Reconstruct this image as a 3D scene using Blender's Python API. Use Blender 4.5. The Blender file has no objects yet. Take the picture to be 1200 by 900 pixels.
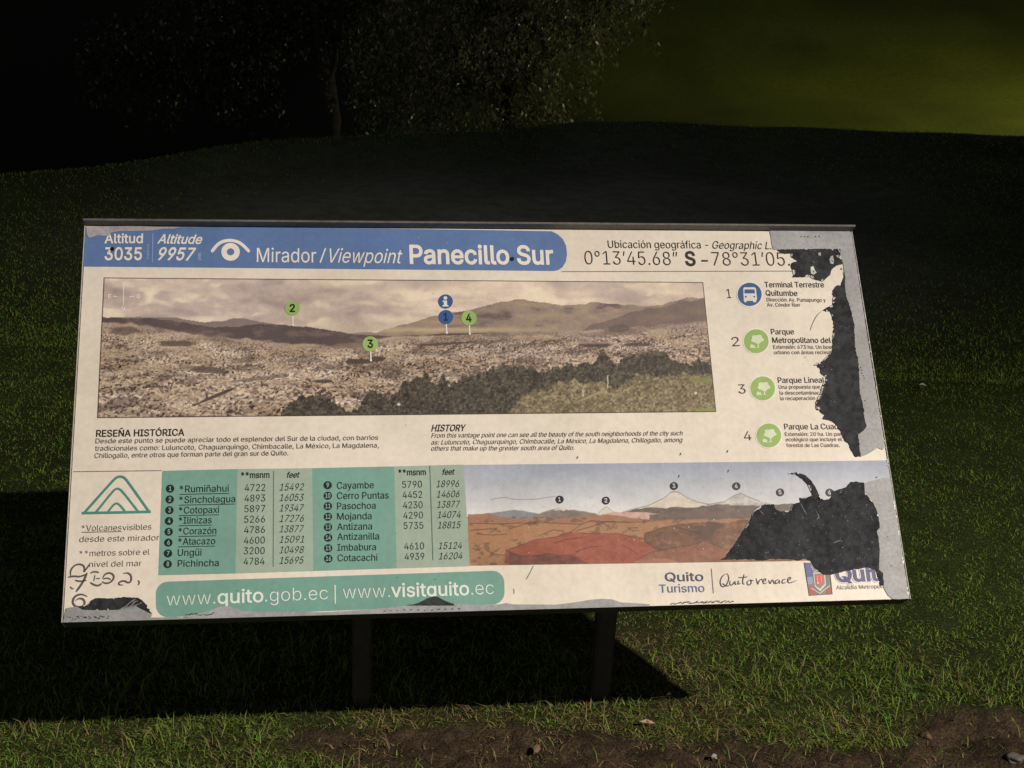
import bpy, bmesh, math, random
import numpy as np
from mathutils import Matrix, Vector
from mathutils.geometry import delaunay_2d_cdt

# ------------------------------------------------------------------ camera, world, lamps, exposure
S = bpy.context.scene
COL = S.collection
R = math.radians
CAM_H, PITCH, ROLL, FPX = 1.7138, R(18.648), R(2.228), 1703.15     # focal length in pixels of a 1200 px wide picture
_f = Vector((0, math.cos(PITCH), -math.sin(PITCH)))
_u = Vector((0, math.sin(PITCH), math.cos(PITCH)))
_r = Vector((1, 0, 0))
CR = math.cos(ROLL) * _r + math.sin(ROLL) * _u
CU = -math.sin(ROLL) * _r + math.cos(ROLL) * _u
CF = _f
cam = bpy.data.cameras.new('camera')
cam.sensor_width = 36
cam.lens = FPX / 1200 * 36
cam.clip_start = .05
cam.clip_end = 2000
co = bpy.data.objects.new('camera', cam)
COL.objects.link(co)
M = Matrix.Identity(4)
for i, v in enumerate((CR, CU, -CF)):
    M[0][i], M[1][i], M[2][i] = v
M[2][3] = CAM_H
co.matrix_world = M
S.camera = co

world = bpy.data.worlds.new('World')
S.world = world
world.use_nodes = True
wn = world.node_tree
bg = wn.nodes['Background']
sky = wn.nodes.new('ShaderNodeTexSky')
sky.sky_type = 'NISHITA'
sky.sun_disc = False
sky.sun_elevation = R(4)
sky.sun_rotation = R(200)
hs = wn.nodes.new('ShaderNodeHueSaturation')       # night sky over a city: weak, nearly grey
hs.inputs['Saturation'].default_value = .15
wn.links.new(sky.outputs[0], hs.inputs['Color'])
wn.links.new(hs.outputs[0], bg.inputs['Color'])
bg.inputs['Strength'].default_value = .03


def spot(name, loc, aim, power, color, size, blend, radius):
    l = bpy.data.lights.new(name, 'SPOT')
    l.energy, l.color, l.spot_size, l.spot_blend, l.shadow_soft_size = power, color, size, blend, radius
    o = bpy.data.objects.new(name, l)
    COL.objects.link(o)
    o.location = loc
    o.rotation_euler = (Vector(aim) - Vector(loc)).to_track_quat('-Z', 'Y').to_euler()
    return o


# street lamp behind the photographer's right shoulder, and a floodlight low on the lawn past the edge
spot('street_lamp_light', (6.003, -2.038, 6.502), (1.0, -2.0, 0), 6150, (1, .858, .705), R(108), 1.0, .07)
spot('lawn_floodlight', (15, 25, -.5), (9, 33, -2.2), 5200, (1, .96, .24), R(165), .8, .15)

spot('tree_fill_light', (8.6, 14.2, -.9), (.9, 15.1, .2), 800, (1, .93, .62), R(34), .9, .1)  # unseen low spot, added to brighten the tree's leaves

S.view_settings.view_transform = 'Standard'
S.view_settings.look = 'None'
S.view_settings.gamma = 1
S.view_settings.use_curve_mapping = False
S.view_settings.exposure = 0
S.render.engine = 'CYCLES'
S.cycles.max_bounces = 5

# ------------------------------------------------------------------ helpers
rng = np.random.default_rng(7)
random.seed(7)


def lin(c):
    c = np.asarray(c, float) / 255
    return np.where(c <= .04045, c / 12.92, ((c + .055) / 1.055) ** 2.4)


PAPER_PX = lin((232, 215, 190))
PAPER_ALB = np.array((.74, .715, .67))


def ink(r, g, b):                                   # printed colour -> reflectance, paper being the white
    return np.clip(lin((r, g, b)) * PAPER_ALB / PAPER_PX, .004, .8)


def inka(rgb):
    return np.clip(lin(rgb) * PAPER_ALB / PAPER_PX, .004, .8)


def vnoise(h, w, sx, sy, seed):                     # value noise, cell size (sx, sy) in samples
    r = np.random.default_rng(seed)
    gh, gw = int(h / sy) + 3, int(w / sx) + 3
    g = r.random((gh, gw))
    y, x = np.arange(h) / sy, np.arange(w) / sx
    yi, xi = y.astype(int), x.astype(int)
    fy, fx = (y - yi)[:, None], (x - xi)[None]
    fy, fx = fy * fy * (3 - 2 * fy), fx * fx * (3 - 2 * fx)
    a, b = g[yi][:, xi], g[yi][:, xi + 1]
    c, d = g[yi + 1][:, xi], g[yi + 1][:, xi + 1]
    return a * (1 - fy) * (1 - fx) + b * (1 - fy) * fx + c * fy * (1 - fx) + d * fy * fx


def fbm(h, w, sx, sy, seed, n=4):
    t, a, o = 0, 1, np.zeros((h, w))
    for k in range(n):
        o += a * vnoise(h, w, max(sx / 2 ** k, 1.01), max(sy / 2 ** k, 1.01), seed + k)
        t += a
        a *= .55
    return o / t


def pnoise(x, y, s, seed):                          # value noise at scattered points
    r = np.random.default_rng(seed)
    g = r.random((256, 256))
    x, y = x / s, y / s
    xi, yi = np.floor(x).astype(int), np.floor(y).astype(int)
    fx, fy = x - xi, y - yi
    fx, fy = fx * fx * (3 - 2 * fx), fy * fy * (3 - 2 * fy)
    q = lambda a, b: g[a & 255, b & 255]
    return (q(yi, xi) * (1 - fx) + q(yi, xi + 1) * fx) * (1 - fy) + (q(yi + 1, xi) * (1 - fx) + q(yi + 1, xi + 1) * fx) * fy


def mesh_np(name, verts, faces, mat, parent=None, cols=None, smooth=False):
    """verts (n,3); faces: list of index tuples, or an (m,k) array"""
    me = bpy.data.meshes.new(name)
    verts = np.asarray(verts, np.float32)
    if isinstance(faces, np.ndarray):
        m, k = faces.shape
        me.vertices.add(len(verts))
        me.vertices.foreach_set('co', verts.ravel())
        me.loops.add(m * k)
        me.loops.foreach_set('vertex_index', faces.astype(np.int32).ravel())
        me.polygons.add(m)
        me.polygons.foreach_set('loop_start', (np.arange(m) * k).astype(np.int32))
        me.update(calc_edges=True)
    else:
        me.from_pydata(verts.tolist(), [], faces)
        me.update()
    if cols is not None:
        a = me.color_attributes.new('Col', 'FLOAT_COLOR', 'POINT')
        c = np.ones((len(verts), 4), np.float32)
        c[:, :3] = cols
        a.data.foreach_set('color', c.ravel())
    if smooth:
        me.polygons.foreach_set('use_smooth', np.ones(len(me.polygons), bool))
    me.materials.append(mat)
    o = bpy.data.objects.new(name, me)
    COL.objects.link(o)
    if parent:
        o.parent = parent
    return o


def tag(o, label=None, cat=None, group=None, kind=None):
    for k, v in (('label', label), ('category', cat), ('group', group), ('kind', kind)):
        if v:
            o[k] = v
    return o


def nodes(name):
    m = bpy.data.materials.new(name)
    m.use_nodes = True
    nt = m.node_tree
    return m, nt, nt.nodes['Principled BSDF']


def noise_node(nt, scale, detail=4, rough=.6, coord='Object', stretch=None):
    tc = nt.nodes.new('ShaderNodeTexCoord')
    n = nt.nodes.new('ShaderNodeTexNoise')
    n.inputs['Scale'].default_value = scale
    n.inputs['Detail'].default_value = detail
    n.inputs['Roughness'].default_value = rough
    src = tc.outputs[coord]
    if stretch:
        mp = nt.nodes.new('ShaderNodeMapping')
        mp.inputs['Scale'].default_value = stretch
        nt.links.new(src, mp.inputs[0])
        src = mp.outputs[0]
    nt.links.new(src, n.inputs['Vector'])
    return n


def ramp(nt, src, stops):
    r = nt.nodes.new('ShaderNodeValToRGB')
    e = r.color_ramp.elements
    while len(e) < len(stops):
        e.new(.5)
    for k, (p, c) in enumerate(stops):
        e[k].position = p
        e[k].color = (*c, 1) if len(c) == 3 else c
    nt.links.new(src, r.inputs[0])
    return r


def mult(nt, a, b, fac=1.0):
    m = nt.nodes.new('ShaderNodeMix')
    m.data_type = 'RGBA'
    m.blend_type = 'MULTIPLY'
    m.inputs['Factor'].default_value = fac
    nt.links.new(a, m.inputs['A'])
    nt.links.new(b, m.inputs['B'])
    return m.outputs['Result']


def bump(nt, b, src, strength, dist):
    n = nt.nodes.new('ShaderNodeBump')
    n.inputs['Strength'].default_value = strength
    n.inputs['Distance'].default_value = dist
    nt.links.new(src, n.inputs['Height'])
    nt.links.new(n.outputs[0], b.inputs['Normal'])


def col_mat(name, rough, lo, scale, fine=None, spec=.3, bump_s=0, bump_d=.001, metal=0, stretch=None, crease=0):
    """vertex colour times two octaves of wear"""
    m, nt, b = nodes(name)
    at = nt.nodes.new('ShaderNodeVertexColor')
    at.layer_name = 'Col'
    n1 = noise_node(nt, scale, 6, .65, stretch=stretch)
    r1 = ramp(nt, n1.outputs[0], [(.3, (lo, lo, lo * .97)), (.62, (1, 1, 1))])
    c = mult(nt, at.outputs[0], r1.outputs[0])
    if fine:
        n2 = noise_node(nt, fine[0], 3, .6)
        r2 = ramp(nt, n2.outputs[0], [(.35, (fine[1],) * 3), (.6, (1, 1, 1))])
        c = mult(nt, c, r2.outputs[0])
        if bump_s:
            src = n2.outputs[0]
            if crease:                              # long soft wrinkles of the sheet, on top of its grain
                n3 = noise_node(nt, 7, 2, .5, stretch=(3.2, 1, .55))
                ad = nt.nodes.new('ShaderNodeMath')
                ad.operation = 'MULTIPLY_ADD'
                ad.inputs[1].default_value = crease
                nt.links.new(n3.outputs[0], ad.inputs[0])
                nt.links.new(src, ad.inputs[2])
                src = ad.outputs[0]
            bump(nt, b, src, bump_s, bump_d)
    nt.links.new(c, b.inputs['Base Color'])
    b.inputs['Roughness'].default_value = rough
    b.inputs['Specular IOR Level'].default_value = spec
    b.inputs['Metallic'].default_value = metal
    return m


PRINT = col_mat('weathered_print', .42, .84, 5, (90, .93), .3, .12, .0006, crease=14)
BARE = col_mat('bare_grey_metal', .55, .72, 14, (160, .8), .35, .25, .0008)
BACKING = col_mat('scuffed_black_backing', .75, .5, 16, (70, .5), .12, .3, .001)
DARKMETAL = col_mat('dark_painted_metal', .5, .6, 10, (80, .8), .4, .2, .001)

# ------------------------------------------------------------------ ground
PXF = FPX


def ray(px, py):
    return CF * PXF + CR * (px - 600) + CU * (450 - py)


def ground_at(px, py, z=0.0):                       # where that sight line meets the level z
    v = ray(px, py)
    return Vector((0, 0, CAM_H)) + v * ((z - CAM_H) / v.z)


def ell(x, y, px, py, rx, ry):                      # soft elliptical patch on the ground around a place
    c = ground_at(px, py)
    a = abs((ground_at(px + rx, py) - c).x) + 1e-6
    b = abs((ground_at(px, py - ry) - c).y) + 1e-6
    return np.exp(-(((x - c.x) / a) ** 2 + ((y - c.y) / b) ** 2))


def edge_y(x):                                      # the edge where the flat ground breaks off
    return 11.0 + .13 * (x - .7) - .45 / (1 + np.exp((x - .15) * 5)) + .05 * np.sin(x * 2.9 + .4) + .03 * np.sin(x * 6.1) + .10 * np.exp(-((x - .9) / .35) ** 2) - 2.0 / (1 + np.exp((x + 2.1) * 2.4))


def height(x, y):
    e = edge_y(x)
    t = np.clip((y - e) / 3.2, 0, 1)
    z = -2.0 * t * t * (3 - 2 * t)
    z = z + .10 * np.exp(-((y - e + .15) / .5) ** 2) + .05 * (pnoise(x, y, 1.4, 3) - .5) * np.clip((y - 5) / 4, 0, 1)
    lf = np.clip((-2.2 + .01 * (y - 20) - x) / 9, 0, 1) * np.clip((y - e) / 14, 0, 1)
    z = z - 11 * lf * lf * (3 - 2 * lf)
    far = np.clip((y - 30) / 200, 0, None)
    z = z + far * 26 + np.clip(y - 40, 0, None) * .04
    return z


def soil(x, y):
    s = 1.3 * ell(x, y, 660, 898, 290, 26) + .55 * ell(x, y, 470, 876, 130, 12) + .62 * ell(x, y, 590, 864, 230, 20) + .35 * ell(x, y, 880, 880, 150, 18) + 1.5 * ell(x, y, 1165, 872, 95, 40) \
        + 1.1 * ell(x, y, 900, 912, 190, 18) + 1.0 * ell(x, y, 1010, 912, 120, 22)
    n = .5 * pnoise(x, y, .13, 11) + .35 * pnoise(x, y, .05, 12) + .35 * pnoise(x, y, .018, 13) - .05
    return np.clip((s - .30 + .75 * (n - .55)) * 2.4, 0, 1)


def lens_haze(x, y):                                     # lens haze behind the board, painted onto the ground as a pale patch
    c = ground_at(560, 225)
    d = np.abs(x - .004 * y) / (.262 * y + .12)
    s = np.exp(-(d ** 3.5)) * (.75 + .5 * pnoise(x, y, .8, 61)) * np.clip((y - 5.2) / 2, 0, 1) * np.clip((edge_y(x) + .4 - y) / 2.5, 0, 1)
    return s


def dry(x, y):
    s = 1.1 * ell(x, y, 735, 765, 75, 45) + 1.2 * ell(x, y, 580, 856, 240, 26) + .25 * ell(x, y, 850, 790, 130, 50) \
        + .3 * ell(x, y, 1130, 790, 80, 40) + .6 * ell(x, y, 200, 878, 260, 26) + .7 * ell(x, y, 930, 850, 160, 30)
    return np.clip(s * (.4 + 1.1 * pnoise(x, y, .09, 21)), 0, 1)


def axis(dense0, dense1, step, lo, hi, grow):
    a = list(np.arange(dense0, dense1, step))
    s, v = step, dense1
    while v < hi:
        a.append(v)
        s *= grow
        v += s
    a.append(hi)
    s, v = step, dense0
    while v > lo:
        s *= grow
        v -= s
        a.insert(0, max(v, lo))
    return np.array(a)


GX = axis(-1.5, 1.6, .009, -260, 260, 1.09)
GY = np.concatenate([axis(2.3, 4.2, .009, -60, 13, 1.03), 13 + np.cumsum(.25 * 1.045 ** np.arange(105))])
X, Y = np.meshgrid(GX, GY)
so = soil(X, Y)
Z = height(X, Y)
clod = (.5 * pnoise(X, Y, .05, 31) + .35 * pnoise(X, Y, .022, 32) + .25 * pnoise(X, Y, .011, 33) - .5)
near = np.clip((5.5 - Y) / 1.5, 0, 1) * np.clip((2.6 - np.abs(X)) / .8, 0, 1)
Z = Z + near * clod * (.010 + .020 * so)
haze_mask, dr = lens_haze(X, Y), dry(X, Y)
gcol = np.empty(X.shape + (3,))
g1 = pnoise(X, Y, .6, 41)[..., None]
gcol[:] = np.array((.040, .060, .016)) * (.65 + .6 * g1)
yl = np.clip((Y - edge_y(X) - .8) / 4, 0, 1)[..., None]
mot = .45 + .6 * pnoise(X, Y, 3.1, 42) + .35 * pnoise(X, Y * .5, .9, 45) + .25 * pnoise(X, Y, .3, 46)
lfm = np.clip((1.5 + .02 * (Y - 20) - X) / 6, 0, 1)[..., None]  # lower lawn painted darker to the left, where its light dies away
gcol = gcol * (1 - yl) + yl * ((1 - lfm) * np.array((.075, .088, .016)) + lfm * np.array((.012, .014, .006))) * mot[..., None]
gcol = gcol * (1 - .6 * dr[..., None]) + .6 * dr[..., None] * np.array((.06, .045, .025))
sc = np.array((.066, .046, .032)) * (.45 + .6 * pnoise(X, Y, .05, 43) + .6 * pnoise(X, Y, .013, 47))[..., None]
gcol = gcol * (1 - so[..., None]) + so[..., None] * sc
gcol = gcol * (1 - haze_mask[..., None]) + haze_mask[..., None] * np.array((.22, .235, .205)) * (.85 + .3 * pnoise(X, Y, .35, 44)[..., None])  # grey lens haze blended into the ground colour
ny, nx = X.shape
idx = np.arange(ny * nx).reshape(ny, nx)
quads = np.stack([idx[:-1, :-1], idx[:-1, 1:], idx[1:, 1:], idx[1:, :-1]], -1).reshape(-1, 4)
GROUND = col_mat('earth_and_turf', .95, .6, 9, (150, .45), .12, .9, .008)
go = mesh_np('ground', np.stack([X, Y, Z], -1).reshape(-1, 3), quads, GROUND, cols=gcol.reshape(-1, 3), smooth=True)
tag(go, kind='structure')

# ------------------------------------------------------------------ information board
BW, BH = 1.6, .8055
TILT, YAW = R(49.454), R(8.148)
BC = Vector((-.03787, 2.70802, .74435))
board = bpy.data.objects.new('information_board', None)
COL.objects.link(board)
board.location = (BC.x, BC.y, 0)
board.rotation_euler = (0, 0, YAW)
tag(board, 'wide tilted information board with a peeling printed panorama sheet, standing on two dark posts', 'information board')
UV = np.array((0, math.cos(TILT), math.sin(TILT)))
NV = np.array((0, -math.sin(TILT), math.cos(TILT)))
EX = np.array((1.0, 0, 0))


def loc3(u, v, w):                                  # board coordinates -> the board's own space
    u, v, w = np.asarray(u, float), np.asarray(v, float), np.asarray(w, float)
    return u[..., None] * EX + v[..., None] * UV + w[..., None] * NV + np.array((0, 0, BC.z))


def homography(src, dst):
    A = []
    for (x, y), (u, v) in zip(src, dst):
        A += [[x, y, 1, 0, 0, 0, -u * x, -u * y, -u], [0, 0, 0, x, y, 1, -v * x, -v * y, -v]]
    return np.linalg.svd(np.array(A))[2][-1].reshape(3, 3)


# measurements on the flat sheet, taken in the photograph and unprojected to its plane
HM = homography([(100, 265), (997, 271), (1066, 703), (74, 729)],
                [(-BW / 2, BH / 2), (BW / 2, BH / 2), (BW / 2, -BH / 2), (-BW / 2, -BH / 2)])


def B(p):
    p = np.atleast_2d(np.asarray(p, float))
    q = np.c_[p, np.ones(len(p))] @ HM.T
    return q[:, :2] / q[:, 2:]


LAYER = .0004


def fill(loops):
    """triangles inside a set of closed outlines (non-zero winding)"""
    pts, edges, k = [], [], 0
    for l in loops:
        n = len(l)
        pts += [Vector((float(a), float(b))) for a, b in l]
        edges += [(k + i, k + (i + 1) % n) for i in range(n)]
        k += n
    v, _, f, *_ = delaunay_2d_cdt(pts, edges, [], 0, 1e-7)
    v = np.array([tuple(p) for p in v])
    f = np.array([tuple(t) for t in f if len(t) == 3])
    c = v[f].mean(1)
    wind = np.zeros(len(f), int)
    for l in loops:
        l = np.asarray(l, float)
        for (x0, y0), (x1, y1) in zip(l, np.roll(l, -1, 0)):
            if y0 == y1:
                continue
            hit = ((y0 > c[:, 1]) != (y1 > c[:, 1])) & (c[:, 0] < (x1 - x0) * (c[:, 1] - y0) / (y1 - y0) + x0)
            wind += hit * (1 if y1 > y0 else -1)
    return v, [tuple(int(i) for i in t) for t in f[wind != 0]]


class Sheet:
    """collects flat printed shapes that become one mesh"""

    def __init__(s):
        s.v, s.f, s.c, s.n = [], [], [], 0

    def add(s, uv, faces, layer, color):
        uv = np.asarray(uv)
        s.v.append(loc3(uv[:, 0], uv[:, 1], np.full(len(uv), layer * LAYER)))
        s.f += [tuple(i + s.n for i in f) for f in faces]
        c = np.broadcast_to(color, (len(uv), 3))
        s.c.append(c)
        s.n += len(uv)

    def poly(s, pts, layer, color):
        uv = B(pts)
        uv, tri = fill([uv])
        s.add(uv, tri, layer, color)

    def circle(s, c, r, layer, color, n=28):
        a = np.linspace(0, 2 * math.pi, n, endpoint=False)
        ry = r * .97
        s.poly(np.c_[c[0] + r * np.cos(a), c[1] + ry * np.sin(a)], layer, color)

    def ring(s, c, r0, r1, layer, color, n=32):
        a = np.linspace(0, 2 * math.pi, n, endpoint=False)
        d = np.c_[np.cos(a), np.sin(a) * .97]
        uv = B(np.r_[np.array(c) + r0 * d, np.array(c) + r1 * d])
        s.add(uv, [(i, (i + 1) % n, n + (i + 1) % n, n + i) for i in range(n)], layer, color)

    def stroke(s, pts, w, layer, color, smooth=0, taper=False, caps=False):
        p = np.asarray(pts, float)
        for _ in range(smooth):
            q = np.empty((2 * len(p) - 2, 2))
            q[0::2] = .75 * p[:-1] + .25 * p[1:]
            q[1::2] = .25 * p[:-1] + .75 * p[1:]
            p = np.r_[p[:1], q, p[-1:]]
        t = np.gradient(p, axis=0)
        t /= np.linalg.norm(t, axis=1)[:, None] + 1e-9
        nrm = np.c_[-t[:, 1], t[:, 0]]
        ww = np.full(len(p), w / 2.)
        if taper:
            ww = ww * np.clip(np.sin(np.linspace(.12, math.pi - .12, len(p))) * 1.5, .25, 1)
        uv = B(np.r_[p + nrm * ww[:, None], p - nrm * ww[:, None]])
        n = len(p)
        s.add(uv, [(i, i + 1, n + i + 1, n + i) for i in range(n - 1)], layer, color)
        if caps:
            for e in (p[0], p[-1]):
                s.circle(e, w / 2, layer + .05, color, 12)

    def text(s, body, a, b, cap, layer, color, bold=0.0, italic=False):
        """a line of lettering set from a to b (ends of its baseline) with the given capital height"""
        uv, faces = glyphs(body, bold, italic)
        A, Bq = B(a)[0], B(b)[0]
        d = Bq - A
        L = np.linalg.norm(d)
        d /= L
        nrm = np.array((-d[1], d[0]))
        mid = (np.array(a, float) + np.array(b, float)) / 2
        pd = np.array(b, float) - np.array(a, float)
        pd /= np.linalg.norm(pd)
        up = np.array((pd[1], -pd[0]))
        ch = np.linalg.norm(B(mid + up * cap)[0] - B(mid)[0])
        x0, x1 = uv[:, 0].min(), uv[:, 0].max()
        sx, sy = L / (x1 - x0), ch / CAPH
        P = A + ((uv[:, :1] - x0) * sx) * d + (uv[:, 1:] * sy) * nrm
        s.add(P, faces, layer, color)

    def build(s, name, mat, parent, label=None):
        o = mesh_np(name, np.concatenate(s.v), s.f, mat, parent, np.concatenate(s.c))
        if label:
            o['label'] = label
        return o


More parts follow.
